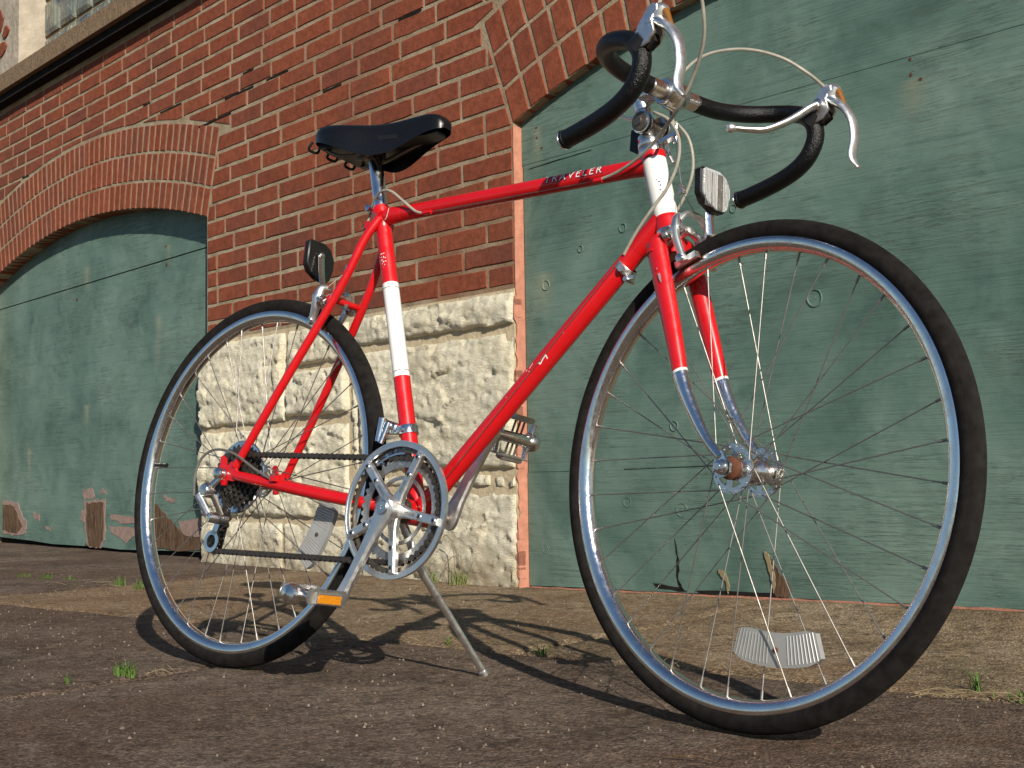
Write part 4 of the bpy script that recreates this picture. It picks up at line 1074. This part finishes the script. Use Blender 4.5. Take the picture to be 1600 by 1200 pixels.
for a in angs:
    d = P(math.cos(R_(a)), 0, math.sin(R_(a))); e = P(-d.z, 0, d.x); M = Matrix((d, P(0, 1, 0), e)).transposed()
    pts = [(.010, -.0135), (.030, -.0085), (.060, -.0072), (.092, -.0075), (.1035, -.0060), (.1035, .0060), (.092, .0075), (.060, .0072), (.030, .0085), (.010, .0135)]
    vs = []
    for yy, b in ((yg - .0075, .002), (yg - .0055, 0), (yg + .002, 0)):
        for x, z in pts: vs.append(BB + P(0, yy, 0) + d * (x - b) + e * (z - math.copysign(b, z)))
    n = len(pts); fs = [tuple(range(n))] + [(l * n + i, l * n + (i + 1) % n, (l + 1) * n + (i + 1) % n, (l + 1) * n + i) for l in range(2) for i in range(n)] + [tuple(2 * n + i for i in range(n))[::-1]]
    sp.add(vs, fs)
sp.lathe((BB.x, 0, BB.z), (0, -1, 0), [(0, .050), (.0195, .052), (.0200, .066), (.0170, .078), (0, .078)], 28)
sp.build('spider', ALU, crk)
for a in angs:
    d = P(math.cos(R_(a)), 0, math.sin(R_(a))); e = P(-d.z, 0, d.x)
    for rr in (.0625, .0945):
        q = BB + d * rr + P(0, yg - .0075, 0)
        gb = MB(); gb.lathe(q, (0, -1, 0), [(0, -.002), (.0046, -.001), (.0046, .0012), (.0026, .0016), (.0024, .0002), (0, .0002)], 12); gb.build('chainring_bolt', CHROMEP, crk)
        gs = MB(); gs.lathe(q, (0, -1, 0), [(0, .0005), (.0024, .0005), (.0024, .0021), (0, .0021)], 10); gs.build('bolt_socket', DARK, crk)
    cb = MB(); cb.add([BB + P(0, yg - .0077, 0) + d * x + e * z for x, z in ((.030, -.0028), (.052, -.0024), (.052, .0024), (.030, .0028))], [(0, 1, 2, 3)]); cb.build('spider_groove', ALUD, crk, smooth=False)

def crank(sgn, parent):
    d = P(math.cos(ca_), 0, math.sin(ca_)) * (1 if sgn < 0 else -1); e = P(-d.z, 0, d.x); y0 = .069; y1 = .083; m = MB(); vs = []
    prof = [(-.016, .010, 0), (-.010, .0165, 0), (.0, .0185, 0), (.014, .0170, 0), (.035, .0125, .001), (.08, .0105, .003), (.13, .0100, .006), (.150, .0115, .007), (.165, .0135, .008), (.1745, .0105, .008), (.1785, .004, .008)]
    for x, hw, dy in prof:
        for yy, k in ((y0 + dy, .8), (y0 + dy + .003, 1), (y1 + dy - .003, 1), (y1 + dy, .72)):
            pass
        ring = [(-1 * .75, y0), (-1, y0 + .003), (-1, y1 - .004), (-.6, y1), (.6, y1), (1, y1 - .004), (1, y0 + .003), (.75, y0)]
        for k, yy in ring: vs.append(BB + d * x + e * (hw * k) + P(0, sgn * (yy + dy), 0))
    n = 8; L = len(prof)
    fs = [(l * n + i, l * n + (i + 1) % n, (l + 1) * n + (i + 1) % n, (l + 1) * n + i) for l in range(L - 1) for i in range(n)] + [tuple(range(n)), tuple((L - 1) * n + i for i in range(n))]
    m.add(vs, fs); o = m.build('crank_arm', ALU, parent)
    g_ = MB(); g_.add([BB + d * x + e * z + P(0, sgn * (y1 + .0015 + dy), 0) for x, z, dy in ((.045, -.0030, .0), (.140, -.0025, .0055), (.140, .0025, .0055), (.045, .0030, .0))], [(0, 1, 2, 3)])
    b = MB(); b.lathe(BB + P(0, sgn * y1, 0), (0, sgn, 0), [(0, -.003), (.0118, -.002), (.0118, .0030), (.0105, .0042), (.0030, .0040), (.0025, .002), (0, .002)], 22)
    b.build('crank_bolt', CHROMEP, parent)
    return BB + d * .165 + P(0, sgn * (y1 + .008), 0)
pn = crank(-1, crk); lc = MB(); lc.lathe((BB.x, .036, BB.z), (0, 1, 0), [(0, 0), (.018, 0), (.0185, .004), (.008, .006), (.007, .032), (0, .032)], 20)
lco = lc.build('bottom_bracket', STEELD, bike); pf = crank(1, lco)
lcr = MB(); lcr.lathe((BB.x, -.036, BB.z), (0, -1, 0), [(0, 0), (.0205, 0), (.0205, .003), (.008, .005), (.008, .032), (0, .032)], 20); lcr.build('bearing_cup', STEELD, lco)

def pedal(o, sgn, tilt, label):
    ct, st_ = math.cos(tilt), math.sin(tilt)
    def L_(u, y, v): return Vector((o.x + u * ct - v * st_, o.y + sgn * y, o.z + u * st_ + v * ct))
    M = Matrix(((ct, 0, -st_), (0, 1, 0), (st_, 0, ct)))
    a = MB(); a.tube([L_(0, -.004, 0), L_(0, .010, 0), L_(0, .014, 0), L_(0, .090, 0)], [.0070, .0070, .0095, .0110], 18)
    a.lathe(L_(0, .084, 0), (0, sgn, 0), [(0, 0), (.0135, 0), (.0165, .004), (.0165, .014), (.0140, .020), (0, .024)], 22)
    ao = a.build('pedal', CHROMEP, bike, label=label)
    for u in (-.032, .032):
        c = MB(); n = 16; top = []
        L0, L1 = .012, .090
        for k in range(n * 2 + 1):
            y = L0 + (L1 - L0) * k / (n * 2); top.append((y, .0125 + (.0028 if k % 2 else 0)))
        pts = [(L0 - .004, 0), (L0, -.010), (L1, -.010), (L1 + .004, 0)] + [(y, v) for y, v in top[::-1]]
        vs = [L_(u + dx, y, v) for dx in (-.0011, .0011) for y, v in pts]; n2 = len(pts)
        fs = [tuple(range(n2))[::-1], tuple(n2 + i for i in range(n2))] + [(i, (i + 1) % n2, n2 + (i + 1) % n2, n2 + i) for i in range(n2)]
        c.add(vs, fs); co = c.build('cage_plate', ALUD, ao, smooth=False)
        r = MB(); s2 = 1 if u > 0 else -1
        r.box(L_(u + s2 * .0042, .052, .0), (.0060, .052, .0165), M); r.build('reflector_housing', ALUD, co)
        r = MB(); r.box(L_(u + s2 * .0078, .052, .0), (.0016, .047, .0130), M); r.build('pedal_reflector', AMBER, co)
    for y in (.012, .090):
        c = MB(); c.tube([L_(-.032, y, 0), L_(-.012, y, .004), L_(0, y, 0), L_(.012, y, .004), L_(.032, y, 0)], [.0055, .0060, .0085, .0060, .0055], 10, flat=.45, up=(0, 1, 0)); c.build('cage_bar', CHROMEP, ao)
    for y in (.040, .052, .064):
        c = MB(); c.tube([L_(-.032, y, .002), L_(-.010, y, .002)], .0020, 8); c.tube([L_(.010, y, .002), L_(.032, y, .002)], .0020, 8); c.build('cage_strut', STEELD, ao)
pedal(pn, -1, R_(-6), 'near pedal, low and level with an amber reflector'); pedal(pf, 1, R_(72), 'far pedal, high and tipped on its side behind the down tube')

# freewheel, chain, derailleurs
fwl = MB()
for i, (n, y) in enumerate(((14, -.0525), (17, -.0475), (20, -.0425), (24, -.0375), (28, -.0325))):
    r = n * .0127 / (2 * math.pi); toothed(fwl, (0, 0, RW), r, n, y - .0009, y + .0009, max(.018, r - .016))
fwl.lathe((0, -.030, RW), (0, -1, 0), [(.0, 0), (.020, 0), (.020, .025), (.010, .026), (0, .026)], 22)
fwo = fwl.build('freewheel', CHAINM, bike)
dd = MB(); dd.lathe((0, -.0255, RW), (0, 1, 0), [(.046, -.001), (.0665, -.002), (.0680, -.0008), (.0680, .0008), (.0665, .001), (.046, .001)], 48, close=True)
for k in range(8):
    a = k * math.pi / 4; d = P(math.cos(a), 0, math.sin(a)); M = Matrix((d, P(0, 1, 0), P(-d.z, 0, d.x))).transposed(); dd.box(P(0, -.0255, RW) + d * .034, (.026, .0014, .008), M)
dd.build('spoke_protector', CHROME, fwo)
YC = -.0442
rtop = .0385; J = P(-.0120, YC, .2640); K = P(-.0265, YC, .2215)    # pulleys
def circ_pts(c, r, a0, a1, n): return [P(c[0] + r * math.cos(R_(a0 + (a1 - a0) * k / n)), YC, c[2] + r * math.sin(R_(a0 + (a1 - a0) * k / n))) for k in range(n + 1)]
path = circ_pts((BB.x, 0, BB.z), .0850, -97, 94, 26)
path += circ_pts((0, 0, RW), rtop + .0008, 92, 250, 12)
path += circ_pts((J.x, 0, J.z), .0185, 60, -60, 5)
path += circ_pts((K.x, 0, K.z), .0170, 140, 265, 6)
path.append(path[0].copy())
# resample at the chain pitch
L_ = [0.0]
for a, b in zip(path[:-1], path[1:]): L_.append(L_[-1] + (b - a).length)
tot = L_[-1]; npitch = int(tot / .0127); ch = MB(); ptsr = []
j = 0
for k in range(npitch + 1):
    t = tot * k / npitch
    while j < len(L_) - 2 and L_[j + 1] < t: j += 1
    f = (t - L_[j]) / max(L_[j + 1] - L_[j], 1e-9); ptsr.append(path[j].lerp(path[j + 1], f))
for k in range(npitch):
    a, b = ptsr[k], ptsr[k + 1]; d = (b - a).normalized(); e = P(-d.z, 0, d.x)
    oy = .0034 if k % 2 else .0022
    for sy in (-1, 1):
        vs = []
        for yy in (oy - .0005, oy + .0006):
            for x, z in ((-.0040, -.0024), (-.002, -.0053), (.002, -.0049), (.0063, -.0017), (.0107, -.0049), (.0147, -.0053), (.0167, -.0024), (.0167, .0024), (.0147, .0053), (.0107, .0049), (.0063, .0017), (.002, .0049), (-.002, .0053), (-.0040, .0024)):
                vs.append(a + d * x + e * z + P(0, sy * yy, 0))
        n = 14; ch.add(vs, [tuple(range(n)), tuple(n + i for i in range(n))[::-1]] + [(i, (i + 1) % n, n + (i + 1) % n, n + i) for i in range(n)])
    ch.tube([a + P(0, -.0044, 0), a + P(0, .0044, 0)], .0026, 6)
ch.build('chain', CHAINM, bike, smooth=False)

rd = MB()
rd.lathe((-.004, -.066, .343), (0, -1, 0), [(0, -.004), (.0110, -.004), (.0118, .004), (.0095, .010), (.004, .012), (0, .012)], 16)
rd.tube(cr([P(-.004, -.068, .336), P(-.012, -.070, .326), P(-.024, -.072, .316)], 4), [.0075, .0080, .0085], 12, flat=.6, up=(0, 1, 0))
rd.lathe((-.026, -.060, .3115), (0, -1, 0), [(0, 0), (.0115, 0), (.0135, .004), (.0135, .020), (.0105, .0245), (0, .0255)], 20)
rdo = rd.build('rear_derailleur', CHROMEP, bike)
for a, b, w_, mt in ((P(-.040, -.084, .302), P(-.009, -.076, .262), .0078, ALU), (P(-.018, -.066, .302), P(.006, -.060, .266), .0065, STEELD)):
    m = MB(); d = (b - a); m.tube([a, a + d * .1, a + d * .9, b], [w_, w_, w_, w_], 12, flat=.45, up=(0, 1, 0)); m.build('derailleur_link', mt, rdo)
m = MB(); m.tube([P(-.037, -.0885, .298), P(-.012, -.081, .266)], .0022, 8); m.build('derailleur_rib', CHROME, rdo)
m = MB(); m.lathe((-.005, -.078, .262), (.25, 1, .0), [(0, -.004), (.0085, -.003), (.0095, .004), (.0110, .024), (.0105, .034), (0, .036)], 18); m.build('derailleur_knuckle', CHROMEP, rdo)
for c in (J, K):
    m = MB(); toothed(m, c, .0165, 10, YC - .003, YC + .003, .0045); m.lathe((c.x, YC - .0065, c.z), (0, 1, 0), [(0, 0), (.0045, 0), (.0045, .013), (0, .013)], 10); m.build('pulley', BLACKP, rdo)
for yy in (YC - .0072, YC + .0060):
    m = MB(); pts = []
    for c, a0, a1, r_ in ((J, -10, 170, .0125), (K, 170, 350, .0195)):
        pts += [(c.x + r_ * math.cos(R_(a0 + (a1 - a0) * k / 8)), c.z + r_ * math.sin(R_(a0 + (a1 - a0) * k / 8))) for k in range(9)]
    if yy < YC:   # outer plate: open ring round the lower pulley
        m.lathe((K.x, yy, K.z), (0, 1, 0), [(.0120, 0), (.0200, 0), (.0200, .0014), (.0120, .0014)], 28, close=True)
        m.prism([(K.x - .002, K.z + .014), (K.x + .010, K.z + .012), (J.x + .010, J.z - .002), (J.x - .006, J.z + .004)], yy, yy + .0014)
    else: m.prism(pts, yy, yy + .0014)
    m.build('cage_plate', CHROME, rdo)
fd = MB(); q = BB + std * .1450
fd.lathe(q - std * .0075, std, [(.0144, 0), (.0166, 0), (.0170, .002), (.0170, .013), (.0166, .015), (.0144, .015)], 28, close=True)
fd.tube([q + P(.002, -.021, 0), q + P(.002, -.013, 0)], .0048, 10)
fdo = fd.build('front_derailleur', CHROME, bike)
m = MB(); m.box(q + P(-.020, -.018, .000), (.024, .014, .016)); m.tube([q + P(-.010, -.018, .002), q + P(-.034, -.022, .010)], [.0085, .0075], 12); m.tube([q + P(-.034, -.028, .018), q + P(-.038, -.030, -.022)], [.0070, .0060], 12); m.tube([q + P(-.020, -.028, .010), q + P(-.028, -.034, -.026)], [.0050, .0050], 10); m.build('derailleur_body', CHROME, fdo)
m = MB()
for yy in (-.0535 + .0, -.0365):
    r0, r1 = .0905, .1135; pts = []
    a0, a1 = 88, 128
    for k in range(9): a = R_(a0 + (a1 - a0) * k / 8); pts.append((BB.x + r1 * math.cos(a), BB.z + r1 * math.sin(a)))
    for k in range(9): a = R_(a1 - (a1 - a0) * k / 8); pts.append((BB.x + r0 * math.cos(a), BB.z + r0 * math.sin(a)))
    m.prism(pts, yy + .003, yy + .0045)
m.build('derailleur_cage', CHROME, fdo)

# ---- kickstand
TIP = P(.441, .1955, .0318)
ks = MB(); ks.tube(cr([P(.388, .014, .268), P(.398, .026, .238), P(.409, .045, .196), TIP + (P(.409, .045, .196) - TIP) * .55, TIP + (P(.409, .045, .196) - TIP) * .06, TIP], 6), [.0085, .0082, .0078, .0072, .0070, .0075], 14, flat=.72, up=(0, 1, 0))
ks.box((.385, .004, .284), (.034, .062, .020))
kso = ks.build('kickstand', ALU, bike)
MB().tube([TIP + (P(.409, .045, .196) - TIP) * .03, TIP - (P(.409, .045, .196) - TIP).normalized() * .002], [.0088, .0095], 14).build('kickstand_foot', ALUD, kso)

# ---- lettering and worn marks on the tubes
def text_on_tube(txt, p0, d, r, size, a_c, name, mat, parent, off=.00035, font_off=0.0):
    cu = bpy.data.curves.new(name, 'FONT'); cu.body = txt; cu.size = size; cu.extrude = .00012; cu.align_x = 'LEFT'; cu.align_y = 'CENTER'; cu.space_character = 1.38; cu.offset = font_off; cu.resolution_u = 4
    to = bpy.data.objects.new(name, cu); C.objects.link(to); bpy.context.view_layer.update()
    me = bpy.data.meshes.new_from_object(to.evaluated_get(bpy.context.evaluated_depsgraph_get())); bpy.data.objects.remove(to); bpy.data.curves.remove(cu)
    bm = bmesh.new(); bm.from_mesh(me); bmesh.ops.subdivide_edges(bm, edges=[e for e in bm.edges if e.calc_length() > .003], cuts=2); bmesh.ops.triangulate(bm, faces=bm.faces)
    d = Vector(d).normalized(); u = Vector((0, -1, 0)); u = (u - d * u.dot(d)).normalized(); v = d.cross(u)
    if v.z < 0: v = -v
    for w_ in bm.verts:
        a = a_c + w_.co.y / r; rr = r + off + w_.co.z
        w_.co = Vector(p0) + d * w_.co.x + (u * math.cos(a) + v * math.sin(a)) * rr
    bm.to_mesh(me); bm.free(); me.materials.append(mat); return link(name, me, parent)
text_on_tube('TRAVELER', (.6525, 0, .8122), (1, 0, 0), .0137, .0190, .30, 'name_shadow', LETSH, fo, .0002, .0011)
text_on_tube('TRAVELER', (.6520, 0, .8122), (1, 0, 0), .0137, .0190, .33, 'name_lettering', LETTER, fo, .0006, -.00008)
def mark(p0, d, r, quads, mat, name, parent, xf=None):
    d = Vector(d).normalized(); u = Vector((0, -1, 0)); u = (u - d * u.dot(d)).normalized(); v = d.cross(u)
    if v.dot(Vector((1, 0, .2))) < 0: v = -v
    m = MB(xf)
    for q in quads: m.add([Vector(p0) + d * x + (u * math.cos(y / r) + v * math.sin(y / r)) * (r + .0005) for x, y in q], [tuple(range(len(q)))])
    m.build(name, mat, parent, smooth=False)
rk = random.Random(21)
def blob(x, y, a, b, n=7): return [(x + a * math.cos(k * 6.283 / n) * rk.uniform(.5, 1.2), y + b * math.sin(k * 6.283 / n) * rk.uniform(.5, 1.2)) for k in range(n)]
# faded white decal on the seat tube
qs = []
for x, y, a, b in [(-.006, .000, .0014, .003), (-.006, .005, .001, .002), (0, -.001, .002, .0012), (.001, .004, .0024, .001), (.006, 0, .0012, .0035), (.010, .003, .0015, .002), (.010, .007, .001, .001), (.013, 0, .001, .002), (.003, .007, .0012, .001), (.016, .0045, .0012, .0012), (.020, .002, .0008, .0008)]:
    qs.append(blob(x, y, a, b))
mark(BB + std * .470, -std, .0143, qs, LETTER, 'faded_decal', fo)
dq = BB - ddt * .345
mark(dq, ddt, .0156, [[(-.006, .003), (.004, .004), (.010, .006), (.010, .0075), (.003, .0055), (-.006, .0045)], [(-.006, .0045), (-.004, .0045), (-.002, .010), (-.004, .010)], [(.010, .0015), (.013, .002), (.012, .0075), (.010, .007)], [(.020, -.006), (.030, -.004), (.030, -.0028), (.020, -.0045)], blob(.036, -.005, .003, .001), blob(.033, .0, .0012, .001), blob(.045, .003, .001, .0006), blob(-.05, .002, .0008, .0008), blob(.09, -.002, .0008, .0008)], LETTER, 'worn_lettering', fo)
mark(axp(.455), -AX, .0190, [blob(-.010, .010, .0010, .0022), blob(-.004, .011, .003, .0008), blob(.004, .009, .001, .0018), blob(.008, .012, .0022, .0007), blob(.012, .009, .0008, .0012), blob(-.014, .007, .0012, .0008)], BLACKP, 'head_badge_remains', fo)
mark(axp(.30) + P(0, -.0385, 0), -AX, .0150, [blob(0, .006, .0085, .0022, 10), blob(-.014, .005, .0018, .001)], PRIMM, 'paint_chip', fko, S)
mark(tt0 + P(.018, 0, 0), (1, 0, 0), .0162, [[(.0, -.012), (.006, -.008), (.010, 0), (.008, .010), (.0065, .010), (.0085, 0), (.0045, -.0075), (-.001, -.011)]], LETTER, 'lug_lining', fo)

# ============================================================ small plants in the joints
def tuft(loc, n, h, spread, label, mat=GRASS, name='grass_tuft', cat='grass', group='green weeds sprouting from the pavement joints', seed=0, lean=1.0):
    rr = random.Random(seed + 77); m = MB()
    for i in range(n):
        a = rr.random() * 6.283; r0 = rr.random() * spread; b = Vector((math.cos(a) * r0, math.sin(a) * r0 * .5, -.004)); a2 = rr.random() * 6.283
        hh = h * rr.uniform(.45, 1.05); o = Vector((math.cos(a2), math.sin(a2), 0)) * hh * rr.uniform(.1, lean); wd_ = rr.uniform(.0007, .0016)
        sd_ = Vector((-math.sin(a2), math.cos(a2), 0)) * wd_; k1 = b + o * .35 + Vector((0, 0, hh * .6)); k2 = b + o + Vector((0, 0, hh * rr.uniform(.75, 1.0)))
        m.add([b - sd_, b + sd_, k1 + sd_ * .8, k1 - sd_ * .8, k2], [(0, 1, 2, 3), (3, 2, 4)])
    o = m.build(name, mat, None, smooth=False); o.location = loc; tag(o, label, cat, group); return o
tuft((-.085, -.155, 0), 90, .034, .030, 'largest green grass tuft, in the pavement joint left of the rear wheel', seed=1)
tuft((-.098, -.262, 0), 9, .026, .006, 'tiny grass sprig by the lower left edge of the picture, left of the biggest tuft', seed=2)
tuft((.040, .015, 0), 12, .018, .014, 'small grass sprig touching the foot of the rear tyre', seed=3)
tuft((.372, .448, 0), 16, .030, .016, 'grass sprig between the kickstand and the front wheel, in the shadow', seed=4)
tuft((1.171, .500, 0), 22, .045, .014, 'upright grass sprig in the joint at the right edge, beyond the front wheel', seed=5)
tuft((1.255, .452, 0), 26, .026, .045, 'thin green weeds at the far right end of the pavement joint', seed=15)
tuft((-2.425, 1.02, -.002), 26, .030, .045, 'pale grass tuft farthest left, at the crack below the left boarding', seed=6)
tuft((-2.28, 1.01, -.002), 26, .030, .05, 'pale grass tuft second from the left below the left boarding', seed=7)
tuft((-2.15, 1.02, -.002), 20, .026, .04, 'pale grass tuft third from the left below the left boarding', seed=8)
tuft((-1.745, .955, 0), 34, .045, .030, 'green grass tuft just left of the rear wheel rim, farther back', seed=9)
tuft((-1.60, .925, 0), 30, .042, .030, 'green grass tuft hard against the left of the rear wheel rim', seed=10)
tuft((.12, .462, 0), 10, .024, .010, 'small grass blades in the joint left of the kickstand foot', seed=12)
WEED = m_grass('dull_weed', (.12, .17, .05), (.24, .24, .09))
tuft((-.935, 1.560, -.002), 46, .055, .030, 'left weed clump at the foot of the limestone wall above the kickstand', WEED, 'weed_clump', 'weed', 'weeds at the foot of the stone wall', 13, .9)
tuft((-.800, 1.535, -.002), 60, .060, .045, 'right weed clump with tall dry stalks at the foot of the limestone wall', WEED, 'weed_clump', 'weed', 'weeds at the foot of the stone wall', 14, .9)
def stalks(loc, lines, label, r=.0008, name='dry_stalk', mat=STRAW):
    m = MB()
    for l in lines: m.tube(cr([Vector(p) for p in l], 5), r, 5)
    o = m.build(name, mat, None); o.location = loc; tag(o, label, 'dead grass'); return o
stalks((-.82, 1.535, 0), [[(0, 0, 0), (.004, 0, .06), (-.004, 0, .125), (-.03, .0, .15), (-.045, 0, .140)], [(.03, 0, 0), (.035, 0, .05), (.03, 0, .09)], [(-.05, 0, 0), (-.03, 0, .06), (0, 0, .085)], [(.05, 0, 0), (.075, -.01, .045), (.09, -.01, .07)]], 'tall brown dead stalks rising against the stone wall right of the chainring', .0013, 'dead_stalks', m_grass('brown_stalk', (.16, .11, .06), (.22, .16, .08)))
rs = random.Random(31)
def scatter_straw(cx_, cy_, wx, wy, n, label, L=.05):
    ls = []
    for i in range(n):
        x = rs.uniform(-wx, wx); y = rs.uniform(-wy, wy); a = rs.uniform(-.7, .7) + (3.14 if rs.random() < .5 else 0); l = L * rs.uniform(.4, 1.2)
        ls.append([(x, y, .002), (x + l * .5 * math.cos(a), y + l * .5 * math.sin(a), .002 + rs.uniform(.001, .010)), (x + l * math.cos(a + rs.uniform(-.5, .5)), y + l * math.sin(a + rs.uniform(-.4, .4)), .002)])
    stalks((cx_, cy_, 0), ls, label, .00045)
scatter_straw(1.24, .43, .10, .03, 16, 'loose pale straw in the joint at the right edge of the pavement', .07)
scatter_straw(.80, .46, .16, .03, 16, 'pale straw bits seen through the lower front wheel', .03)
scatter_straw(-.045, -.115, .05, .05, 6, 'short straw beside the largest green tuft', .05)
scatter_straw(-1.72, .9, .3, .05, 9, 'straw bits left of the rear wheel, near the far joint', .08)
scatter_straw(.10, .44, .10, .03, 6, 'straw bits left of the kickstand in the bicycle shadow', .03)
tw = stalks((1.045, -.175, 0), [[(0, 0, .002), (.03, .01, .004), (.06, .008, .002)]], 'small brown twig lying on the pavement below the front tyre', .0012, 'twig', BARE); tw['category'] = 'twig'
